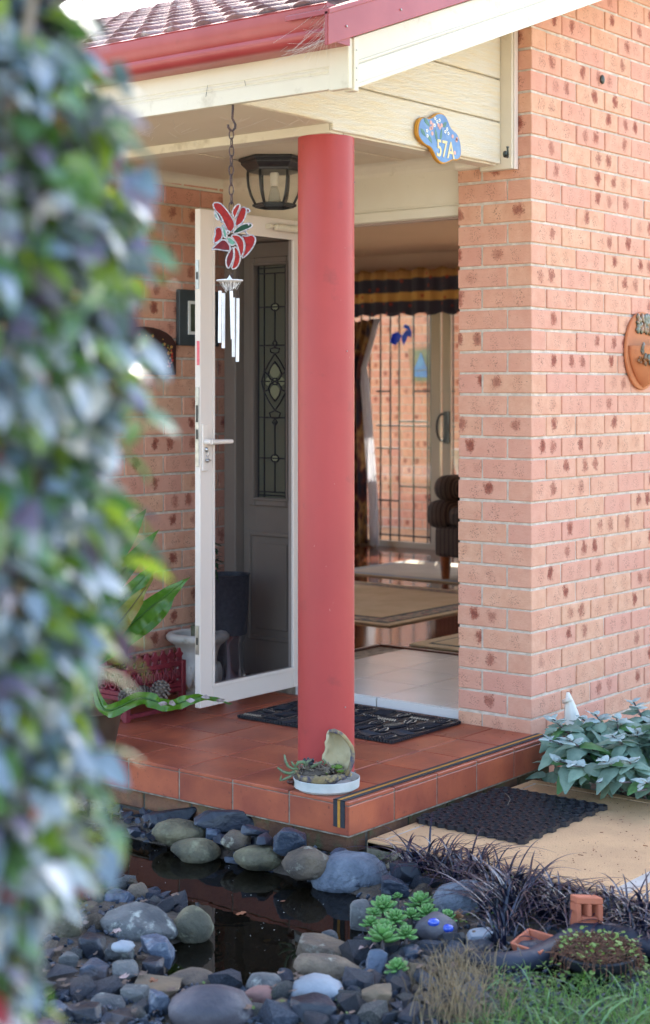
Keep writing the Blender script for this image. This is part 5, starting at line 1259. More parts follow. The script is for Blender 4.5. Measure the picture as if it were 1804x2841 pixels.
RK((394, 2310, 600, 2430), 'round', 'rock_purple', 'big purple-grey boulder with white spots at the bottom edge', -.17, seed=56, ry=.8)
RK((933, 2221, 997, 2262), 'round', 'rock_blue', 'blue rounded stone below the painted one', -.18, seed=57)
RK((860, 2237, 912, 2297), 'angular', 'rock_blue', 'angular grey rock left of the single green rosette', -.18, name='broken_stone', seed=58)
RK((850, 2320, 926, 2386), 'angular', 'rock_tan', 'flat tan slab among the blue stones', -.17, name='broken_stone', seed=59)
RK((683, 2344, 792, 2402), 'angular', 'rock_slate', 'dark blue angular block below the pale dome stone', -.17, name='broken_stone', seed=60)
RK((570, 2318, 650, 2368), 'round', 'rock_pink', 'reddish flat stone beside the big purple-grey boulder', -.18, seed=61)
RK((78, 2117, 194, 2232), 'angular', 'rock_lichen', 'squarish lichened boulder at the left, half behind leaves', -.19, seed=62, name='boulder')
RK((233, 2124, 421, 2222), 'round', 'rock_grey', 'big oval grey stone with pale lichen spots on the left bank', -.20, seed=63, tilt=.05)
RK((396, 2130, 504, 2218), 'round', 'rock_lichen', 'lichened oval stone dipping its dark foot in the pond', WZ+.02, seed=64)
RK((297, 2074, 353, 2140), 'round', 'rock_brown', 'upright egg-shaped stone behind the big oval one', -.21, seed=65)
RK((246, 2094, 325, 2140), 'angular', 'rock_blue', 'angular blue-grey stone left of the egg-shaped one', -.20, seed=66, name='broken_stone')
RK((175, 2119, 240, 2156), 'round', 'rock_brown', 'brown rounded stone right of the squarish boulder', -.20, seed=67)
RK((240, 2078, 290, 2112), 'round', 'rock_brown', 'low brown stone at the water behind the blue-grey one', -.22, seed=68)
RK((180, 2198, 252, 2264), 'shard', 'rock_slate', 'black layered slate beside the squarish boulder', -.19, seed=69, name='slate')
RK((248, 2222, 316, 2262), 'angular', 'rock_grey', 'grey stone in front of the white oyster shell', -.18, seed=70, name='broken_stone')
RK((322, 2204, 411, 2274), 'angular', 'rock_blue', 'blocky blue-grey stone under the big oval one', -.19, seed=71, name='broken_stone')
RK((325, 2252, 403, 2307), 'angular', 'rock_slate', 'dark faceted stone under the blocky blue-grey one', -.19, seed=72, name='broken_stone')
RK((264, 2262, 326, 2312), 'angular', 'rock_grey', 'grey-green faceted stone in the middle of the left bank', -.18, seed=73, name='broken_stone')
RK((188, 2260, 258, 2311), 'angular', 'rock_blue', 'blue faceted stone left of the grey-green one', -.18, seed=74, name='broken_stone')
RK((394, 2274, 520, 2334), 'round', 'rock_brown', 'smooth brown-grey stone at the near water edge', -.20, seed=75)
RK((314, 2303, 452, 2344), 'angular', 'rock_tan', 'long flat brown stone with a lip', -.18, seed=76, name='broken_stone')
RK((99, 2350, 169, 2408), 'round', 'rock_blue', 'round blue-grey cobble at the bottom left', -.17, seed=77)
RK((341, 2330, 402, 2404), 'angular', 'rock_blue', 'upright blue shard left of the purple boulder', -.17, seed=78, name='broken_stone')
RK((285, 2318, 353, 2372), 'angular', 'rock_grey', 'greenish grey stone under the long flat one', -.18, seed=79, name='broken_stone')
RK((207, 2340, 297, 2384), 'angular', 'rock_grey', 'broad low grey stone near the bottom left', -.175, seed=80, name='broken_stone')
RK((155, 2359, 242, 2412), 'angular', 'rock_slate', 'dark stone with a tan face at the bottom left', -.17, seed=81, name='broken_stone')
RK((138, 2240, 188, 2292), 'angular', 'rock_grey', 'grey upright stone at the left under the leaves', -.18, seed=82, name='broken_stone')
RK((254, 2370, 324, 2412), 'angular', 'rock_slate', 'blue-black stone at the bottom edge left of the upright shard', -.17, seed=83, name='broken_stone')
RK((1090, 2185, 1162, 2228), 'angular', 'rock_white', 'knobbly white and brown rock right of the painted stone', -.17, seed=84, name='broken_stone')
RK((1215, 2216, 1300, 2266), 'shard', 'rock_blue', 'blue-grey slab under the tipped terracotta tray', -.16, seed=85, name='broken_stone')
o_, pp, rr = RK((973, 2147, 1078, 2226), 'round', 'rock_purple', 'oval stone with two blue glass pebbles glued on like eyes', -.165, seed=86, ry=.7)
M('blue_pebble', (.02, .06, .45), (.05, .12, .6), 60, .1, coat=.8)
for i, (bx_, by_) in enumerate(((1020, 2169), (1053, 2183))):
    c3 = at(bx_, by_, (pp-CAM).dot(F)-rr[1]*.55); q = MB(); q.ell(c3, .017, .014, .012, 3, Matrix.Rotation(math.atan2(R.y, R.x), 3, 'Z')); 
    o = q.build('glass_pebble', 'blue_pebble', None, loc=tuple(c3), smooth=True); tag(o, ['left blue glass pebble glued on the oval stone', 'right blue glass pebble glued on the oval stone'][i], 'pebble')
# oyster shell, fallen leaves, floating fish
q = MB(); c3 = onz(290, 2226, -.135); q.ell(c3, .034, .028, .014, 3)
for v in q.b.verts: v.co += (v.co-c3).normalized()*.006*noise.noise(v.co*70)
tag(q.build('oyster_shell', 'rock_white', None, loc=tuple(c3), smooth=True), 'white oyster shell wedged under the big oval stone', 'shell')
M('leaf_dry', (.30, .11, .045), (.20, .08, .04), 30, .7); M('leaf_pink', (.42, .30, .28), (.30, .2, .18), 30, .7); M('leaf_yellow', (.40, .30, .04), (.3, .2, .03), 30, .5)
def dry(px, py, z, s, mat, label, wob=.3):
    c3 = onz(px, py, z); q = MB(); pts = []; rnd = random.Random(px)
    n = 14; a0 = rnd.uniform(0, 3); ctr_ = q.b.verts.new((0, 0, s*.08)); ring = []
    for k in range(n):
        a_ = tau*k/n; r_ = s*(1+wob*rnd.uniform(-1, 1)*.6)*(1 if k % 2 else .8); ring.append(q.b.verts.new((r_*cos(a_+a0), r_*.55*sin(a_+a0), s*rnd.uniform(.0, .35)*wob*2)))
    for k in range(n): q.face([ctr_, ring[k], ring[(k+1) % n]])
    for v in q.b.verts: v.co += c3
    o = q.build('fallen_leaf', mat, None, loc=tuple(c3)); tag(o, label, 'leaf'); return o
dry(567, 2148, WZ+.002, .022, 'leaf_dry', 'orange-brown leaf floating in the middle of the pond', .15)
dry(378, 1936, WZ+.004, .020, 'leaf_pink', 'pale curled leaf floating behind the flat pond stone')
dry(270, 2195, -.14, .022, 'leaf_pink', 'pale pink leaf below the big oval stone', .8); dry(290, 2300, -.14, .02, 'leaf_pink', 'crumpled pink leaf between the blue stones on the left', .8)
dry(470, 2195, WZ-.03, .016, 'leaf_yellow', 'sunken leaf just beyond the lichened oval stone'); dry(628, 2213, WZ-.03, .02, 'leaf_yellow', 'left of two yellow leaves under the water'); dry(665, 2218, WZ-.03, .015, 'leaf_yellow', 'right of two yellow leaves under the water')
dry(867, 2230, -.15, .030, 'leaf_pink', 'brown-pink crumpled leaf beneath the green succulents', .9); dry(665, 2119, WZ+.002, .012, 'leaf_dry', 'small orange leaf near the biggest boulder', .2)
dry(360, 2310, -.14, .018, 'leaf_dry', 'brown leaf on the long flat stone', .8); dry(555, 1985+350, -.14, .016, 'leaf_pink', 'pale leaf left of the purple boulder', .8); dry(998, 1888+0, PZ+.004, .018, 'leaf_pink', 'dry mauve leaf at the corner of the honeycomb mat', .6)
M('fish_white', (.62, .66, .72), (.5, .55, .65), 8, .25, coat=.5); M('fish_green', (.5, .62, .3), None, 5, .3)
fc = onz(280, 1921, WZ+.02); fi = tag(thing('fish_ornament', tuple(fc)), 'white and blue pottery fish head rising from the pond', 'ornament')
q = MB(); q.ell(fc, .030, .034, .024, 3); q.build('head', 'fish_white', fi, smooth=True)
q = MB(); q.ell(fc+Vector((0, 0, -.010)), .0305, .0345, .012, 2); q.build('jaw', 'fish_green', fi, smooth=True)
q = MB(); q.tube([fc+Vector((.0, .0, .018)), fc+Vector((.02, .01, .030)), fc+Vector((.035, .02, .020))], [.008, .006, .002], 6); q.build('fin', 'sign_blue', fi)
for i_, d_ in enumerate((-.012, .014)): q = MB(); q.ell(fc-F*.028+R*d_+Vector((0, 0, .007)), .004, .004, .004, 1); q.build('eye', 'lead', fi)
# loose rubble: individually placed stones sharing a dozen meshes
random.seed(99); RM = []
for i, (k_, mt_) in enumerate((('shard', 'rock_blue'), ('angular', 'rock_blue'), ('shard', 'rock_slate'), ('angular', 'rock_slate'), ('shard', 'rock_grey'), ('angular', 'rock_grey'), ('shard', 'rock_brown'), ('round', 'rock_grey'), ('round', 'rock_brown'), ('shard', 'rock_tan'), ('shard', 'rock_blue'), ('angular', 'rock_blue'), ('shard', 'rock_purple'))):
    q = rock_bm(k_, 200+i, 2); RM.append(mesh_of(q, 'pebble', mt_, smooth=(k_ == 'round')))
CW = {'rock_blue': 'blue-grey', 'rock_slate': 'blue-black', 'rock_grey': 'grey', 'rock_brown': 'brown', 'rock_tan': 'tan', 'rock_purple': 'purplish'}
LM = [(Vector(onz(x, y, -.18)), s) for x, y, s in ((880, 2060, 'under the black grass'), (930, 2170, 'beside the green rosettes'), (1030, 2200, 'by the stone with glass pebbles'), (770, 2240, 'by the long curved brown stone'), (745, 2330, 'next to the pale dome stone'), (640, 2310, 'left of the pale dome stone'), (500, 2370, 'beside the big purple-grey boulder'), (460, 2300, 'by the smooth stone at the near water edge'), (450, 2170, 'by the lichened oval stone'), (320, 2170, 'beside the big oval grey stone'), (370, 2240, 'by the blocky blue-grey stone'), (140, 2180, 'beside the squarish lichened boulder'), (200, 2280, 'in the left bank under the shrub'), (290, 2290, 'in the middle of the left bank'), (130, 2380, 'at the bottom left corner'), (250, 2390, 'at the bottom edge left of the purple boulder'), (870, 2350, 'around the flat tan slab'), (960, 2330, 'at the foot of the dry grass'), (1080, 2330, 'inside the dry grass'), (950, 2270, 'around the single green rosette'), (800, 2200, 'at the near corner of the pond'), (700, 2390, 'along the bottom edge below the pale dome'), (900, 2400, 'along the bottom edge under the tan slab'))]
cnt = 0; tries = 0; SM = []
def bank(x, y):
    if pin(x, y, POND): return False
    d = (Vector((x, y, 0))-CAM).dot(F); s_ = (Vector((x, y, 0))-CAM).dot(R)/d*FP+902
    return True
while cnt < 285 and tries < 16000:
    tries += 1; px = random.uniform(60, 1160); py = random.uniform(2060, 2408)
    if px > 420 and py < 2180 and px < 820: continue
    if px > 1000 and py < 2210: continue
    if any(x0-4 < px < x1+4 and y0-2 < py < y1+3 for x0, y0, x1, y1 in BOXES): continue
    p = onz(px, py, -.17)
    if pin(p.x, p.y, POND): continue
    if p.x > .02 and p.y > -.02: continue
    s = random.choice((.022, .028, .034, .042, .050, .03))*random.uniform(.8, 1.2)
    if any((p.x-a_)**2+(p.y-b_2)**2 < (r_*.95)**2+(s*.6)**2 for a_, b_2, r_ in PLACED): continue
    PLACED.append((p.x, p.y, s)); zz_ = gz(p.x, p.y)
    o = inst('pebble' if s < .03 else 'broken_stone', random.choices(RM, (3, 3, 2.5, 2.5, 1.5, 1.5, .8, .8, .6, .5, 3, 3, .6))[0], None, (p.x, p.y, max(zz_, -.24)+s*random.uniform(-.05, .3)), (random.uniform(-.5, .5), random.uniform(-.5, .5), random.uniform(0, 6)), (s*random.uniform(.9, 1.35), s*random.uniform(.7, 1.1), s*random.uniform(.6, 1.05)))
    lm_ = min(LM, key=lambda t: (t[0].xy-p.xy).length)[1]
    tag(o, ('tiny ' if s < .026 else 'small ' if s < .038 else 'fist-sized ')+CW[o.data.materials[0].name]+(' rounded' if o.data.polygons[0].use_smooth else random.choice([' flat', ' sharp-edged', ' wedge-shaped', ' blocky']))+' stone '+lm_, 'stone', 'loose stones of the pond bank'); cnt += 1
q = MB(); rnd = random.Random(5)
gm2 = []
def addrock(q, me, p, s, rot):
    vs_ = [q.b.verts.new(rot @ Vector((v.co.x*s, v.co.y*s, v.co.z*s*.7))+p) for v in me.vertices]
    for f in me.polygons:
        try: q.b.faces.new([vs_[i] for i in f.vertices])
        except ValueError: pass
low = []
for i in range(6):
    q3 = MB(); rr_ = random.Random(300+i)
    for _ in range(9): q3.b.verts.new(Vector((rr_.gauss(0, 1), rr_.gauss(0, 1), rr_.gauss(0, 1))).normalized())
    bmesh.ops.convex_hull(q3.b, input=q3.b.verts); low.append(mesh_of(q3, 'grit', 'rock_grey'))
for i in range(3200):
    px = rnd.uniform(0, 1529); py = rnd.uniform(1990, 2440); p = onz(px, py, -.18)
    if pin(p.x, p.y, POND) and (pdist(p.x, p.y, POND) > .16): continue
    if p.x > .03 and (p.y > -.03 or p.x < 1.16): continue
    zz_ = gz(p.x, p.y); s = rnd.uniform(.005, .015)
    addrock(q, rnd.choice(low), Vector((p.x, p.y, zz_+s*.4)), s, Matrix.Rotation(rnd.uniform(0, 6), 3, (rnd.random(), rnd.random(), 1)))
gv = tag(q.build('gravel', 'rock_blue', None, loc=(0, 0, 0)), kind='stuff'); tag(gv, 'fine blue-grey grit between the stones of the pond bank', 'gravel')
# mossy mortar strip between path and porch, and stones under the path edge
q = MB()
for i in range(160):
    t_ = rnd.random(); x_ = lerp(.0, .075, rnd.random()); y_ = lerp(-.02, -1.35, t_**1.2); s = rnd.uniform(.010, .03); addrock(q, rnd.choice(low), Vector((x_, y_, rnd.uniform(-.25, -.15))), s, Matrix.Rotation(rnd.uniform(0, 6), 3, 'Z'))
o = q.build('edge_rubble', 'concrete', None, loc=(0, 0, 0)); tag(o, 'mossy broken concrete under the near edge of the path', 'rubble', kind='stuff')

q = MB(); rl = random.Random(71)
for i in range(230):
    y_ = rl.uniform(-.02, 1.7); x_ = rl.uniform(-.15, -.01); s = rl.uniform(.018, .045); addrock(q, rl.choice(low), Vector((x_, y_, -.20+rl.uniform(-.03, .02)-(.03 if x_ < -.11 else 0))), s, Matrix.Rotation(rl.uniform(0, 6), 3, (rl.random(), rl.random(), 1)))
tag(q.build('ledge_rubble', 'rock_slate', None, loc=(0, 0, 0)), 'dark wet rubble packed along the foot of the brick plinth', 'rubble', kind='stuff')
# leaf litter, dust and specks
rnd = random.Random(14); q = MB()
M('litter', (.20, .13, .10), (.12, .08, .06), 30, .8, rand=.3)
for i in range(170):
    px, py = rnd.uniform(60, 1150), rnd.uniform(2090, 2408); p = onz(px, py, -.165)
    if pin(p.x, p.y, POND): continue
    r_ = rnd.uniform(.006, .014); a_ = rnd.uniform(0, tau); n_ = 7; c_ = Vector((p.x, p.y, gz(p.x, p.y)+rnd.uniform(.01, .04))); vs_ = [c_+Vector((r_*cos(a_+tau*k/n_)*(1.5 if k % 3 else .8), r_*sin(a_+tau*k/n_)*.7, rnd.uniform(0, .008))) for k in range(n_)]; ce = q.b.verts.new(c_+Vector((0, 0, .004))); vv = q.verts(vs_)
    for k in range(n_): q.face([ce, vv[k], vv[(k+1) % n_]])
tag(q.build('leaf_litter', 'litter', None, loc=(0, 0, 0)), 'small crumpled dead leaves caught between the stones', 'leaf litter', kind='stuff')
q = MB()
for i in range(520):
    if i < 380: x_, y_, z_ = rnd.uniform(.08, 1.12), rnd.uniform(-1.3, -.03), PZ+.0008
    else: x_, y_, z_ = rnd.uniform(.0, 1.28), rnd.uniform(0, 1.7), .0012
    a_ = rnd.uniform(0, 3); L_3 = rnd.uniform(.0015, .006) if rnd.random() < .9 else rnd.uniform(.01, .02); d_ = Vector((cos(a_), sin(a_), 0))*L_3; q.tube([Vector((x_, y_, z_)), Vector((x_, y_, z_+.001))+d_], rnd.uniform(.0006, .0014), 3)
tag(q.build('debris', 'leg_wood', None, loc=(0, 0, 0)), 'tiny twigs and grit scattered on the path and porch tiles', 'debris', kind='stuff')
q = MB()
for i in range(150):
    x_, y_ = rnd.uniform(-1.0, .02), rnd.uniform(-.4, 1.6); r_ = rnd.uniform(.0008, .0022); q.face(q.verts([(x_+r_*cos(tau*k/5), y_+r_*sin(tau*k/5), WZ+.0006) for k in range(5)]))
tag(q.build('floating_specks', 'paint_white', None, loc=(0, 0, 0)), 'pale dust specks floating on the dark pond', 'specks', kind='stuff')
# ================================================================== plants
def leaf_mesh(name, mat, L=.05, Wd=.024, fold=.25, curl=.3, n=5, wave=0, tipw=.0):
    q = MB(); pts = []; ws = []
    for i in range(n+1):
        t = i/n; pts.append(Vector((L*t, 0, -curl*L*t*t+wave*sin(t*9)*L))); ws.append(Wd*sin(pi*min(.999, t**.8))*(.9+.1*sin(t*8))+.0006)
    q.ribbon(pts, ws, Vector((0, 1, 0)), fold); return mesh_of(q, name, mat, smooth=True)
def rmat(d, up=Vector((0, 0, 1)), spin=0):
    d = d.normalized(); y = up.cross(d)
    if y.length < 1e-4: y = Vector((0, 1, 0))
    y.normalize(); z = d.cross(y); m_ = Matrix((d, y, z)).transposed(); return m_ @ Matrix.Rotation(spin, 3, 'X')
def addleaf(q, me, M3, p, s):
    vs_ = [q.b.verts.new(M3 @ (v.co*s)+p) for v in me.vertices]
    for f in me.polygons:
        q.b.faces.new([vs_[i] for i in f.vertices])
# --- tall shrub close to the camera
M('bush_stem', (.16, .12, .12), (.10, .09, .08), 30, .8)
def leafmat(name, c1, c2, tr, tcol, rough=.28, coat=.5):
    return M(name, c1, c2, 30, rough, rand=.25, coat=coat, translucent=tr, tcol=tcol, spec=.6)
leafmat('shrub_green', (.07, .15, .055), (.10, .20, .08), .25, (.14, .36, .04)); leafmat('shrub_blue_sheen', (.20, .27, .34), (.11, .16, .20), .12, (.10, .2, .06), .35, .5)  # the blue leaves carry the sky's sheen in their base colour
leafmat('shrub_purple', (.22, .20, .29), (.14, .13, .19), .12, (.2, .06, .12), .3, .6); leafmat('shrub_lime', (.22, .36, .04), (.16, .27, .03), .45, (.35, .5, .04)); leafmat('shrub_red', (.28, .03, .03), (.2, .02, .02), .3, (.5, .04, .03)); leafmat('shrub_pale_sheen', (.46, .50, .55), (.30, .35, .38), .15, (.2, .3, .15), .3, .6)  # the pale leaves have sky reflection put into their colour
SHM = []
for nm, wgt in (('shrub_green', 30), ('shrub_blue_sheen', 32), ('shrub_pale_sheen', 20), ('shrub_purple', 9), ('shrub_lime', 11), ('shrub_red', 1.2)):
    for k in range(2): SHM.append((leaf_mesh('leaf', nm, .034, .0118, .22, .25+.25*k, 4), wgt/2))
prof_d = [(0, 190), (100, 240), (200, 300), (260, 335), (310, 380), (400, 345), (450, 400), (550, 370), (700, 395), (830, 385), (900, 390), (1000, 330), (1100, 300), (1180, 360), (1300, 310), (1400, 265), (1500, 300), (1560, 320), (1650, 240), (1800, 270), (1850, 290), (1950, 270), (2000, 270), (2100, 215), (2150, 120), (2200, 130), (2350, 110), (2500, 90)]
ZS = 1.32
def prad(py):
    for (a_, xa), (b_2, xb) in zip(prof_d, prof_d[1:]):
        if a_ <= py <= b_2: return lerp(xa, xb, (py-a_)/(b_2-a_))
    return prof_d[0][1] if py < 0 else prof_d[-1][1]
SC0 = CAM+F*ZS+R*((-902)/FP*ZS-.112); SC0.z = -.2
shr = tag(thing('flowering_shrub', tuple(SC0)), 'tall blurred shrub with glossy blue-green leaves at the left edge', 'shrub')
q = MB()
for k in range(9):
    a_ = tau*k/9; pts = [SC0+Vector((.03*cos(a_), .03*sin(a_), 0))]; 
    for j in range(1, 9): pts.append(SC0+Vector((cos(a_+j*.3)*(.04+.02*j), sin(a_+j*.3)*(.04+.02*j), .27*j)))
    q.tube(pts, [.010-.0009*j for j in range(9)], 6)
q.build('stems', 'dead_stem', shr, smooth=True)
rt = random.Random(6); q = MB()
for k in range(150):
    a_ = rt.uniform(0, tau); z_ = rt.uniform(.5, 1.9); p0_ = Vector((SC0.x+.04*cos(a_), SC0.y+.04*sin(a_), z_)); e_ = Vector((cos(a_), sin(a_), rt.uniform(-.2, .7)))*rt.uniform(.10, .2); q.tube([p0_, p0_+e_*.5+Vector((0, 0, .02)), p0_+e_], [.0028, .002, .001], 4, False)
q.build('twigs', 'bush_stem', shr, kind='stuff')
random.seed(42); tot = [w_ for _, w_ in SHM]; bigq = {}; cnt = 0; NL = 15500; cand = []
for i in range(NL):
    z = random.uniform(.62, 1.85) if random.random() < .93 else random.uniform(-.1, .62)
    py = (1080-(z-CAM.z)/ZS*FP)/K
    edge = (prad(py)*K-902)/FP*ZS-(SC0-CAM).dot(R)      # crown radius at this height
    if z > 1.75: edge *= max(.3, 1-(z-1.75)*1.2)
    edge = max(.05, edge-.029)
    a_ = random.uniform(0, tau); r_ = edge*math.sqrt(random.uniform(.35, 1.0))
    if random.random() < .04: r_ = edge+random.uniform(0, .03)
    d_ = Vector((cos(a_), sin(a_), 0)); p = Vector((SC0.x, SC0.y, z))+d_*r_
    dr = (d_*random.uniform(.3, 1.1)+Vector((random.gauss(0, .5), random.gauss(0, .5), random.uniform(-1.1, .25)))).normalized()
    me = random.choices(SHM, tot)[0][0]; s = random.uniform(.65, 1.25)
    front = -(d_.dot(F)); cand.append((front*r_+d_.dot(R)*r_*.8, p, dr, random.uniform(-.9, .9), me, s))
cand.sort(key=lambda t: -t[0])
for i, (fr_, p, dr, sp_, me, s) in enumerate(cand):
    M3 = rmat(dr, spin=sp_)
    if cnt < 290 and .8 < p.z < 1.72 and i % 9 == 0:
        o = bpy.data.objects.new('leaf', me); COL.objects.link(o); o.parent = shr; o.matrix_local = Matrix.Translation(p-SC0) @ M3.to_4x4() @ Matrix.Scale(s, 4); cnt += 1
    else:
        mt_ = me.materials[0].name; bigq.setdefault(mt_, MB()); addleaf(bigq[mt_], me, M3, p, s)
for mt_, qq in bigq.items(): o = qq.build('foliage', mt_, shr, smooth=True, kind='stuff')

# --- bird's nest fern
M('fern_green', (.07, .17, .022), (.035, .10, .016), 5, .28, translucent=.35, tcol=(.16, .42, .03), dirt=(.16, .14, .03), dscale=4, dlo=.6, dhi=.8); M('fern_old', (.20, .22, .035), (.24, .13, .03), 6, .45, translucent=.3, dirt=(.12, .07, .03), dscale=8, dlo=.55, dhi=.65)
M('fern_vein', (.10, .08, .03), None, 5, .5); M('fern_burnt', (.40, .34, .34), (.12, .07, .05), 30, .8)
fb = CAM+ray(205, 1590)*6.05; fb.z = .16
fern = tag(thing('birds_nest_fern', (fb.x, fb.y, 0)), 'bird\'s nest fern with wavy glossy green fronds left of the door', 'fern')
M('pot_plastic', (.05, .03, .02), (.08, .05, .03), 8, .5); q = MB(); q.lathe([(.10, .0), (.13, .15), (.135, .16), (.12, .155), (0, .14)], (fb.x, fb.y, .0), 24); q.build('pot', 'pot_plastic', fern, smooth=True, angle=40)
def frond(path, wmax, mat, twist=0, phase=0, wav=.012, side0=None, name='frond'):
    # path: control points; Catmull-Rom resample
    P = [path[0]]+path+[path[-1]]; pts = []; n_ = 10
    for i in range(1, len(P)-2):
        for k in range(n_):
            t = k/n_; a_, b_, c_, d_ = P[i-1], P[i], P[i+1], P[i+2]
            pts.append(.5*((2*b_)+(-a_+c_)*t+(2*a_-5*b_+4*c_-d_)*t*t+(-a_+3*b_-3*c_+d_)*t**3))
    pts.append(P[-1]); q = MB(); rows = []; n = len(pts)
    for i, p in enumerate(pts):
        t = i/(n-1); tg = (pts[min(i+1, n-1)]-pts[max(i-1, 0)]).normalized(); sd_ = tg.cross(side0 or -F).normalized(); nr = sd_.cross(tg)
        if twist: sd_ = Matrix.Rotation(twist*t, 3, tg) @ sd_; nr = sd_.cross(tg)
        wd_ = wmax*(sin(pi*min(1, .12+t*.88))**.75)*(1.0 if t < .8 else max(.05, (1-t)/.2)**.7)
        row = []
        for s in (-1, -.66, -.33, 0, .33, .66, 1):
            wv_ = wav*abs(s)**1.5*(sin(t*27+phase+(1.7 if s > 0 else 0))+.7*sin(t*61+phase*3+s*2)); row.append(p+sd_*(s*wd_)+nr*(wv_+.25*wd_*abs(s)))
        rows.append(q.verts(row))
    for a_, b_2 in zip(rows, rows[1:]):
        for k in range(6): q.face([a_[k], a_[k+1], b_2[k+1], b_2[k]])
    o = q.build(name, mat, fern, smooth=True)
    q = MB(); q.tube([p-F*.001+Vector((0, 0, .001)) for p in pts[:-2]], [.004*(1-i/n)+.001 for i in range(n-2)], 5); v = q.build('midrib', 'fern_vein' if mat == 'fern_old' else mat, o, smooth=True); return pts
def fp(x, y, Z): return at(x, y, Z)
B0 = fp(215, 1560, 6.05)
frond([B0, fp(285, 1490, 6.0), fp(360, 1425, 5.97), fp(450, 1354, 5.95)], .042, 'fern_green', phase=.3)
frond([B0, fp(250, 1500, 5.95), fp(300, 1440, 5.9), fp(352, 1370, 5.88)], .040, 'fern_old', phase=1.3)
frond([B0, fp(262, 1440, 6.1), fp(315, 1385, 6.12), fp(372, 1318, 6.15)], .036, 'fern_green', phase=2.0)
frond([B0, fp(255, 1400, 6.2), fp(310, 1320, 6.25), fp(376, 1243, 6.3)], .036, 'fern_green', phase=2.6)
frond([B0, fp(240, 1380, 6.2), fp(300, 1260, 6.25), fp(345, 1195, 6.25)], .040, 'fern_green', phase=3.1)
frond([B0, fp(270, 1440, 6.2), fp(330, 1380, 6.25), fp(368, 1335, 6.25)], .034, 'fern_old', phase=.8)
frond([B0, fp(290, 1500, 6.1), fp(370, 1440, 6.1), fp(415, 1385, 6.1)], .040, 'fern_green', phase=4.0)
frond([B0, fp(200, 1420, 6.0), fp(170, 1300, 6.0), fp(190, 1180, 6.0)], .045, 'fern_green', phase=4.4)
frond([B0, fp(150, 1450, 5.9), fp(90, 1350, 5.9), fp(40, 1260, 5.9)], .045, 'fern_green', phase=5.4)
frond([B0, fp(130, 1600, 5.8), fp(60, 1600, 5.8), fp(0, 1650, 5.75)], .045, 'fern_green', phase=1.4)
lowp = frond([B0, fp(245, 1668, 5.85), fp(330, 1642, 5.80), fp(400, 1658, 5.76), fp(470, 1640, 5.74), fp(546, 1655, 5.72)], .024, 'fern_green', phase=5, wav=.014)
for i_ in (28, 31, 37, 42, 46):
    if i_ < len(lowp):
        c3 = lowp[i_]-F*.03+Vector((0, 0, random.uniform(-.004, .014))); q = MB(); pts = [c3+R*(random.uniform(.009, .022)*cos(tau*k/9))+Vector((0, 0, random.uniform(.004, .011)*sin(tau*k/9)))-F*random.uniform(0, .004) for k in range(9)]; q.face(q.verts(pts)); q.build('scorched_patch', 'fern_burnt', fern)

# --- silver-leaved bush
M('silver_leaf', (.25, .36, .28), (.17, .27, .21), 40, .75, .001, 160, rand=.28, translucent=.15, tcol=(.2, .4, .2)); M('silver_young', (.44, .52, .50), (.34, .43, .40), 40, .8, .001, 200, rand=.12, translucent=.12); M('silver_green', (.08, .20, .06), (.10, .24, .09), 40, .6, rand=.2, translucent=.25)
def veined(name, mat, L, Wd, curl):
    q = MB(); n = 8; rows = []
    for i in range(n+1):
        t = i/n; w_ = Wd*(sin(pi*min(.995, t**.72)))**.8+.001; w_ *= 1+.05*(-1)**i; z = -curl*L*t*t
        rows.append(q.verts([(L*t-w_*.12, -w_, z-.10*w_), (L*t-w_*.06, -w_*.5, z+.16*w_+.0012*(-1)**i), (L*t, 0, z), (L*t-w_*.06, w_*.5, z+.16*w_+.0012*(-1)**i), (L*t-w_*.12, w_, z-.10*w_)]))
    for a_, b_2 in zip(rows, rows[1:]):
        for k in range(4): q.face([a_[k], a_[k+1], b_2[k+1], b_2[k]])
    return mesh_of(q, name, mat, smooth=True)
VL = [veined('leaf', 'silver_leaf', .095, .034, .35), veined('leaf', 'silver_leaf', .08, .030, .6), veined('leaf', 'silver_leaf', .10, .036, .9)]; VY = [veined('leaf', 'silver_young', .05, .017, .2), veined('leaf', 'silver_young', .062, .020, .5)]; VG = [veined('leaf', 'silver_green', .10, .038, .7)]
bush = tag(thing('silver_bush', (1.6, -.35, -.19)), 'silver-green broad-leaved bush growing against the brick wall', 'bush')
random.seed(17); nleaf = 0; extra = MB()
stems = []
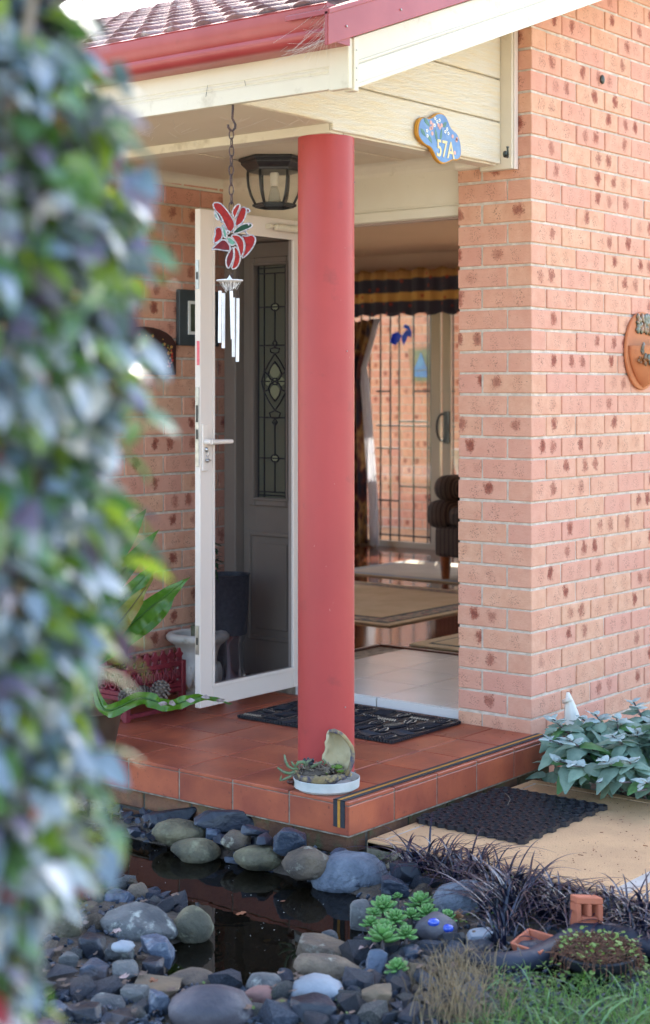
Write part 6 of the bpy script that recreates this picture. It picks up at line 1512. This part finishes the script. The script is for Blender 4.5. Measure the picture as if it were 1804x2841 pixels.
for (px, py, Z) in ((1300, 1690, 6.0), (1340, 1740, 5.85), (1400, 1680, 6.15), (1440, 1730, 5.85), (1490, 1650, 6.2), (1500, 1720, 5.95), (1290, 1740, 5.95), (1370, 1690, 6.2), (1420, 1790, 5.72), (1480, 1790, 5.68), (1520, 1840, 5.6), (1345, 1800, 5.74), (1310, 1790, 5.85), (1450, 1690, 6.05), (1530, 1690, 6.0), (1560, 1740, 5.9), (1580, 1660, 6.2), (1600, 1800, 5.7), (1390, 1760, 5.9), (1500, 1860, 5.55), (1460, 1840, 5.62), (1405, 1840, 5.68)):
    tip = at(px, py, Z); root = Vector((lerp(tip.x, 1.75, .45), lerp(tip.y, -.35, .45), -.2))
    if tip.x < 1.1 and tip.z < -.05: tip.z = -.04
    mid = root.lerp(tip, .55)+Vector((random.uniform(-.04, .04), random.uniform(-.04, .04), .05)); pts = [root, mid, tip]; stems.append(pts)
    q = MB(); q.tube(pts, [.006, .005, .003], 6); q.build('stem', 'bush_stem', bush, smooth=True)
    ax_ = (tip-mid).normalized()
    for lv in range(8):
        t_ = lv/7; c3 = tip.lerp(mid, t_*.95); yaw0 = lv*pi/2+random.uniform(-.3, .3)
        for h_ in (0, pi):
            a_ = yaw0+h_; s = lerp(.55, 1.15, t_**.6)*random.uniform(.85, 1.15); dr = Vector((cos(a_), sin(a_), lerp(.75, -.12, t_)+random.uniform(-.2, .2)))
            me = random.choice(VY if t_ < .3 else (VG if random.random() < .12 else VL)); p = c3+Vector((cos(a_), sin(a_), 0))*.012*t_
            if p.y+dr.normalized().y*.09 > .06: continue
            M3 = rmat(dr, spin=random.uniform(-.4, .4)); s *= (1.0 if t_ > .3 else 1.25)
            o = bpy.data.objects.new('leaf', me); COL.objects.link(o); o.parent = bush; o.matrix_local = Matrix.Translation(p-Vector((1.6, -.35, -.19))) @ M3.to_4x4() @ Matrix.Scale(s, 4); nleaf += 1
            if nleaf >= 296: break
        if nleaf >= 296: break
for i in range(420):
    px = random.uniform(1285, 1620); py = random.uniform(1700, 1880); Z = random.uniform(5.75, 6.3)
    p = at(px, py, Z)
    if p.y > .0 or p.x < 1.15 or p.z < -.2: continue
    M3 = rmat(Vector((random.gauss(0, 1), random.gauss(0, 1), random.uniform(-.4, .6))), spin=random.uniform(-.8, .8)); addleaf(extra, random.choice(VL), M3, p, random.uniform(.6, 1.0))
extra.build('inner_leaves', 'silver_leaf', bush, smooth=True, kind='stuff')

# --- green rosette succulents
M('succulent', (.16, .34, .10), (.13, .30, .08), 20, .5, rand=.18, translucent=.18, tcol=(.25, .5, .1), dirt=(.26, .40, .16), dscale=20, dlo=.55, dhi=.7); M('succulent_red', (.22, .20, .08), (.30, .10, .06), 20, .5, translucent=.15)
def fat(name, mat, L, Wd):
    q = MB(); q.ell((L*.52, 0, 0), L*.52, Wd, L*.13, 2)
    for v in q.b.verts: t = v.co.x/L; v.co.y *= .45+.75*t-.25*max(0, t-.75)*4*.6; v.co.z += .28*L*t*t-(.02 if False else 0)
    return mesh_of(q, name, mat, smooth=True)
FL = fat('leaf', 'succulent', .034, .0105); FLR = fat('leaf', 'succulent_red', .030, .009)
random.seed(31); grp = 'green succulent rosettes among the stones'
ros = [((901, 2128), 1.15, 'rosette succulent at the upper left of the green clump'), ((873, 2165), .8, 'small rosette at the left edge of the green clump'), ((900, 2200), 1.3, 'largest tiered rosette at the lower left of the clump'), ((955, 2190), .85, 'rosette at the bottom right of the clump beside the painted stone'), ((930, 2155), 1.0, 'rosette in the middle of the green clump'), ((990, 2118), 1.15, 'rosette at the top right of the green clump'), ((1005, 2140), .95, 'flat open rosette above the painted stone'), ((966, 2147), .8, 'rosette left of the flat open one'), ((1052, 2152), .85, 'rosette right of the painted stone'), ((1076, 2150), .6, 'reddish rosette at the right end beside the boulder'), ((935, 2100), .45, 'tiny rosette on a stem above the clump'), ((936, 2270), .9, 'single green rosette growing alone among the blue stones'), ((905, 2180), 1.0, 'tight rosette stacked above the largest one'), ((880, 2140), .6, 'small rosette behind the upper left one')]
for (xy, s, lab) in ros:
    c3 = onz(xy[0], xy[1]+10, -.135 if xy[1] < 2250 else -.15); o = tag(thing('rosette_succulent', tuple(c3)), lab, 'succulent', grp); red = 'reddish' in lab
    q = MB(); q.tube([c3+Vector((0, 0, -.06)), c3], [.006, .005], 6); q.build('stem', 'bush_stem', o)
    ax0 = Vector((random.uniform(-.25, .25), random.uniform(-.25, .25), 1)).normalized(); nl = 24; s *= 1.2; tm_ = rmat(ax0) if False else Vector((0, 0, 1)).rotation_difference(ax0).to_matrix()
    for k in range(nl):
        t_ = k/nl; a_ = k*2.39996; el = lerp(-.25, 1.15, t_**1.1); sc2 = s*lerp(1.0, .42, t_)*random.uniform(.92, 1.08); dr = tm_ @ Vector((cos(a_)*cos(el), sin(a_)*cos(el), sin(el)))
        M3 = rmat(dr, ax0); l = bpy.data.objects.new('leaf', FLR if red else FL); COL.objects.link(l); l.parent = o; l.matrix_local = Matrix.Translation(ax0*(.012*t_*s)) @ M3.to_4x4() @ Matrix.Scale(sc2, 4)

# --- black mondo grass, green and dry grass
M('mondo', (.006, .008, .024), (.014, .019, .055), 40, .35, rand=.2, spec=.6, coat=.3); M('grass_green', (.12, .24, .05), (.06, .15, .03), 30, .5, translucent=.3, tcol=(.2, .45, .05)); M('grass_dry', (.34, .25, .14), (.22, .16, .09), 40, .8, translucent=.2); M('grass_blue', (.16, .30, .12), (.09, .2, .09), 40, .5, translucent=.2)
def blade(q, p, h, out, ang, w_, n=7, droop=1.0, kink=0):
    d_ = Vector((cos(ang), sin(ang), 0)); pts = []; 
    for i in range(n+1):
        t = i/n; pts.append(p+d_*(out*t**1.5)+Vector((0, 0, h*(1.35*t-droop*.75*t**2.4))))
    sd_ = Vector((-sin(ang+kink), cos(ang+kink), 0)); q.ribbon(pts, [w_*(1-.85*(i/n)**2.2) for i in range(n+1)], sd_, .35)
random.seed(77); mon = MB(); spots = [(960, 2025, .8), (1000, 2030, 1.1), (1040, 2040, 1.1), (1075, 2060, 1.1), (1110, 2055, 1.2), (1150, 2080, 1.2), (1190, 2095, 1.2), (1172, 2110, 1.0), (1170, 2140, 1.2), (1215, 2140, 1.3), (1240, 2120, 1.2), (1190, 2175, 1.1), (1280, 2140, 1.1), (1320, 2150, 1.1), (1350, 2160, 1.0), (1400, 2165, 1.1), (1440, 2170, 1.1), (1480, 2165, 1.1), (1520, 2160, 1.1), (1480, 2200, .9), (1520, 2195, .9), (1210, 2110, 1.0), (1560, 2180, 1.0), (1600, 2200, 1.0), (1180, 2205, .8)]
for px, py, s in spots:
    c3 = onz(px, py+18, -.17)
    for k in range(int(27*s)):
        a_ = random.uniform(0, tau); r_ = random.uniform(0, .045); blade(mon, c3+Vector((r_*cos(a_), r_*sin(a_), 0)), s*random.uniform(.07, .17), s*random.uniform(.07, .22), a_+random.uniform(-.5, .5), random.uniform(.0030, .0050), 11, random.uniform(.75, 1.45), random.uniform(-.4, .4))
tag(mon.build('mondo_grass', 'mondo', None, loc=(0, 0, 0), smooth=True), 'arching purple-black mondo grass along the near edge of the tan path', 'grass', kind='stuff')
gg = MB()
for i in range(1900):
    px = random.uniform(1080, 1560)+random.gauss(0, 10); py = random.uniform(2310, 2500)
    if py < 2330+(1529-px)*.10+30*noise.noise(Vector((px*.02, 3, 1))) and random.random() < .85: continue
    c3 = onz(px, py, -.18); blade(gg, c3, random.uniform(.03, .09), random.uniform(.02, .11), random.uniform(0, tau), random.uniform(.0007, .0016), 6, random.uniform(.5, 1.4))
tag(gg.build('grass', 'grass_green', None, loc=(0, 0, 0), smooth=True), 'fine green grass out of focus along the bottom right', 'grass', kind='stuff')
gb = MB()
for i in range(40):
    px = random.uniform(1090, 1540); py = random.uniform(2340, 2480); c3 = onz(px, py, -.18); blade(gb, c3, random.uniform(.06, .12), random.uniform(.06, .16), random.uniform(0, tau), random.uniform(.0012, .0028), 9, random.uniform(.8, 1.3))
for px, py in ((1385, 2400), (1400, 2420), (1440, 2430), (1480, 2440), (1500, 2400), (1470, 2420), (1350, 2410)): blade(gb, onz(px, py+30, -.18), .12, .13, random.uniform(-2.2, -.4), .0045, 9, .8)
tag(gb.build('reeds', 'grass_blue', None, loc=(0, 0, 0), smooth=True), 'broader blue-green blades among the blurred grass at the bottom right', 'grass', kind='stuff')
gd = MB()
for i in range(700):
    px = random.gauss(1085, 45); py = random.uniform(2290, 2440); c3 = onz(px, py, -.18); blade(gd, c3, random.uniform(.05, .16), random.uniform(.01, .10), random.uniform(0, tau), random.uniform(.0007, .0014), 8, random.uniform(.6, 1.6), random.uniform(-1, 1))
tag(gd.build('dry_grass', 'grass_dry', None, loc=(0, 0, 0), smooth=True), 'straw-coloured dry grass tuft out of focus below the painted stone', 'grass', kind='stuff')
M('cover_leaf', (.11, .20, .04), (.16, .22, .05), 40, .55, rand=.3, translucent=.25); M('cover_brown', (.16, .065, .035), (.10, .05, .03), 40, .9)
gc = MB(); round_leaf = MB(); round_leaf.face(round_leaf.verts([(.010*cos(tau*k/8)+.01, .009*sin(tau*k/8), .002*(k % 2)) for k in range(8)])); RL = mesh_of(round_leaf, 'round_leaf', 'cover_leaf')
for i in range(520):
    px = random.uniform(1160, 1540); py = random.gauss(2318, 18)
    if i % 5 == 0: px, py = random.uniform(990, 1250), random.uniform(2120, 2200)
    if i % 9 == 0: px, py = random.uniform(400, 900), random.uniform(2340, 2408)
    c3 = onz(px, py, -.175); addleaf(gc, RL, rmat(Vector((random.gauss(0, 1), random.gauss(0, 1), random.uniform(-.1, .8))), spin=random.uniform(-.5, .5)), c3+Vector((0, 0, random.uniform(0, .04))), random.uniform(.2, .7))
tag(gc.build('ground_cover', 'cover_leaf', None, loc=(0, 0, 0)), 'tiny round green creeping leaves between stones and grass', 'ground cover', kind='stuff')

# --- bowl planter, pond liner, terracotta pieces
bc = onz(1404, 2286, -.17); Zb = (bc-CAM).dot(F); br = 92*K*Zb/FP
bp_ = tag(thing('bowl_planter', tuple(bc)), 'shallow black bowl overgrown with rusty trailing creeper', 'planter'); M('bowl_black', (.014, .015, .02), (.03, .032, .04), 12, .35, .001, 60)
hgt = .052; q = MB(); q.lathe([(br*.55, 0), (br*.8, .02), (br*.97, hgt*.7), (br, hgt), (br*.96, hgt+.004), (br*.92, hgt*.9), (0, hgt*.85)], bc, 48, .01); q.build('bowl', 'bowl_black', bp_, smooth=True, angle=50)
random.seed(55); cr = MB(); cl = MB()
for i in range(950):
    a_ = random.uniform(0, tau); r_ = br*math.sqrt(random.random())*1.0; p = bc+Vector((r_*cos(a_), r_*sin(a_), hgt+.006+.018*(1-r_/br)+random.uniform(-.004, .012)))
    q_ = p+Vector((random.gauss(0, .014), random.gauss(0, .014), random.uniform(-.004, .010))); cr.tube([p, p.lerp(q_, .5)+Vector((0, 0, .004)), q_], random.uniform(.0008, .0018), 3, False)
    if i % 6 == 0: addleaf(cl, RL, rmat(Vector((random.gauss(0, 1), random.gauss(0, 1), .5))), q_+Vector((0, 0, .004)), random.uniform(.3, .8))
for i in range(70):
    a_ = random.uniform(0, tau); p = bc+Vector((br*1.0*cos(a_), br*1.0*sin(a_), hgt+.01)); L_2 = random.uniform(.015, .05); pts = [p, p+Vector((.012*cos(a_), .012*sin(a_), -.006)), p+Vector((.016*cos(a_)+random.uniform(-.01, .01), .016*sin(a_), -L_2))]; cr.tube(pts, .0012, 3, False)
    for j in range(3): addleaf(cr, RL, rmat(Vector((random.gauss(0, 1), random.gauss(0, 1), -.3))), pts[1].lerp(pts[2], random.random()), random.uniform(.15, .4))
    if i % 3 == 0: addleaf(cl, RL, rmat(Vector((cos(a_), sin(a_), -.4))), pts[2], random.uniform(.4, .9))
cr.build('creeper_stems', 'cover_brown', bp_, kind='stuff'); cl.build('creeper_leaves', 'cover_leaf', bp_, kind='stuff')
M('liner', (.010, .014, .028), (.022, .028, .05), 9, .55, .003, 30); 
ln = [onz(x, y, -.15) for x, y in ((1100, 2262), (1180, 2268), (1250, 2258), (1310, 2232), (1360, 2200), (1430, 2198), (1500, 2215), (1560, 2240), (1640, 2290))]
q = MB(); q.tube(ln, [.028, .03, .03, .035, .035, .035, .033, .03, .03], 14); o = q.build('pond_liner', 'liner', None, loc=tuple(ln[4]), smooth=True); tag(o, 'dark blue rubber liner edge curving behind the black bowl', 'pond liner')
q = MB(); pts = [onz(1240, 2275, -.165), onz(1300, 2262, -.165), onz(1345, 2225, -.165), onz(1440, 2212, -.165), onz(1550, 2262, -.165), onz(1600, 2330, -.165), onz(1500, 2345, -.165), onz(1330, 2345, -.165)]; q.face(q.verts(pts)); o = q.build('side_pool_water', 'pond_water', None, loc=(0, 0, 0)); tag(o, kind='structure')
tray = tag(thing('terracotta_tray', tuple(onz(1258, 2225, -.14))), 'square terracotta tray tipped towards the viewer on a slab', 'tray')
M('terra_pot', (.52, .16, .085), (.45, .13, .07), 9, .8, .001, 80, dirt=(.34, .12, .08), dscale=15, dlo=.62, dhi=.8)
C4 = [at(x, y, Z) for x, y, Z in ((1198, 2216, 4.35), (1270, 2240, 4.25), (1318, 2203, 4.38), (1242, 2181, 4.43))]; cc = sum(C4, Vector())/4; nrm = (C4[1]-C4[0]).cross(C4[3]-C4[0]).normalized(); nrm = nrm if nrm.z > 0 else -nrm
dep = .052; In = [cc+(p-cc)*.86 for p in C4]; Bo = [cc+(p-cc)*.80-nrm*dep for p in C4]; Bi = [cc+(p-cc)*.70-nrm*(dep-.008) for p in C4]
for k in range(4):
    n_ = (k+1) % 4; q = MB(); v = q.verts([C4[k], C4[n_], In[n_], In[k], Bo[k], Bo[n_], Bi[n_], Bi[k]])
    for f in ((0, 1, 2, 3), (0, 4, 5, 1), (3, 2, 6, 7), (4, 7, 6, 5), (0, 3, 7, 4), (1, 5, 6, 2)): q.face([v[i] for i in f])
    q.build('side', 'terra_pot', tray, bevel=.002)
q = MB(); v = q.verts([p+nrm*.001 for p in Bi]+Bo); 
for f in ((0, 1, 2, 3), (4, 7, 6, 5), (0, 4, 5, 1), (1, 5, 6, 2), (2, 6, 7, 3), (3, 7, 4, 0)): q.face([v[i] for i in f])
q.build('base', 'terra_pot', tray)
q = MB(); q.ell(cc-nrm*(dep-.014)+R*.012, .032, .026, .008, 2); q.build('soil', 'soil', tray)
tb = tag(thing('terracotta_block', tuple(onz(1385, 2185, -.16))), 'terracotta block with two square window holes standing in the black grass', 'ornament')
Zt = 4.46; A = [at(x, y, Zt) for x, y in ((1357, 2190), (1419, 2192))]; ex = (A[1]-A[0]); wT = ex.length; ex.normalize(); hT = (at(1419, 2112, Zt)-at(1419, 2192, Zt)).length; back = Vector((F.x, F.y, 0))*.030+R*(-.015)
def tbx(name, u0, u1, w0, w1, thick=1.0):
    q = MB(); o3 = A[0]+ex*(u0*wT)+Vector((0, 0, w0*hT)); q.prism([(0, 0), ((u1-u0)*wT, 0), ((u1-u0)*wT, (w1-w0)*hT), (0, (w1-w0)*hT)], o3, ex, (0, 0, 1), back*thick); return q.build(name, 'terra_pot', tb, bevel=.002)
tbx('top_bar', 0, 1, .80, 1.0); tbx('side_bar', 0, .18, .0, .797); tbx('side_bar', .82, 1, .0, .797); tbx('middle_bar', .42, .58, .43, .797, .98); tbx('cross_bar', .183, .817, .30, .427); tbx('lower_panel', .183, .817, .0, .297, .9)
q = MB(); q.prism([(0, 0), (wT, 0), (wT, hT), (0, hT)], A[0]+back*1.05, ex, (0, 0, 1), back*.15); q.build('back', 'bowl_black', tb)
# --- green plant behind the screen door
pl_ = tag(thing('potted_plant', (1.05, 1.60, .70)), 'dark green leafy sprig at the screen door above the shiny tub', 'plant'); random.seed(12); M('dark_leaf', (.02, .07, .015), (.03, .09, .02), 30, .5, translucent=.2); DL = leaf_mesh('leaf', 'dark_leaf', .05, .012, .2, .3)
c3 = at(500, 1352, 7.0); q = MB(); q.tube([c3+Vector((0, 0, -.08)), c3+Vector((0, 0, .10))], .004, 5); q.build('stem', 'bush_stem', pl_)
for i in range(46):
    p = c3+Vector((random.uniform(-.01, .01), random.uniform(-.01, .01), random.uniform(-.04, .14))); dr = Vector((random.gauss(0, 1), random.gauss(0, 1), random.uniform(-.9, .9))); o = bpy.data.objects.new('leaf', DL); COL.objects.link(o); o.parent = pl_; o.matrix_local = Matrix.Translation(p-Vector((1.05, 1.60, .70))) @ rmat(dr).to_4x4() @ Matrix.Scale(random.uniform(.7, 1.2), 4)

# --- unseen leafy crown, added above the frame to shade the shrub
TT = CAM+F*3.1-R*1.15; TT.z = -.2
tre = tag(thing('added_shade_tree', tuple(TT)), 'unseen leafy tree added above the view to keep sun off the shrub', 'tree')
CC = Vector((-1.72, -1.30, 2.72)); q = MB(); q.tube([TT, TT+Vector((.05, .02, 1.2)), TT+Vector((.15, -.1, 2.1)), CC+Vector((-.2, .1, 0)), CC+Vector((.5, -.1, .3))], [.06, .05, .04, .025, .01], 10); q.build('trunk', 'bush_stem', tre, smooth=True)
for k in range(7):
    a_ = tau*k/7; q = MB(); q.tube([TT+Vector((.15, -.1, 2.1)), CC+Vector((.5*cos(a_), .4*sin(a_), 0)), CC+Vector((1.2*cos(a_), .8*sin(a_), .15))], [.02, .012, .005], 6); q.build('branch', 'bush_stem', tre, smooth=True)
SR = Vector((cos(rad(SUN_AZ)), sin(rad(SUN_AZ)), 0)); SP_ = Vector((-SR.y, SR.x, 0)); lm = leaf_mesh('leaf', 'shrub_green', .085, .024, .2, .3); cq = MB()
random.seed(88)
for i in range(6200):
    u = random.uniform(-1, 1); v_ = random.uniform(-1, 1); w_ = random.uniform(-1, 1)
    if u*u+v_*v_ > 1: continue
    p = CC+SR*(u*1.5)+SP_*(v_*.95)+Vector((0, 0, w_*.30*math.sqrt(1-(u*u+v_*v_)*.8)+.12))
    if (p-CAM).dot(F) > .3 and p.z < CAM.z+(p-CAM).dot(F)*.255+.06: continue
    addleaf(cq, lm, rmat(Vector((random.gauss(0, 1), random.gauss(0, 1), random.uniform(-.8, .3))), spin=random.uniform(-.6, .6)), p, random.uniform(.8, 1.3))
cq.build('crown', 'shrub_green', tre, smooth=True, kind='stuff')
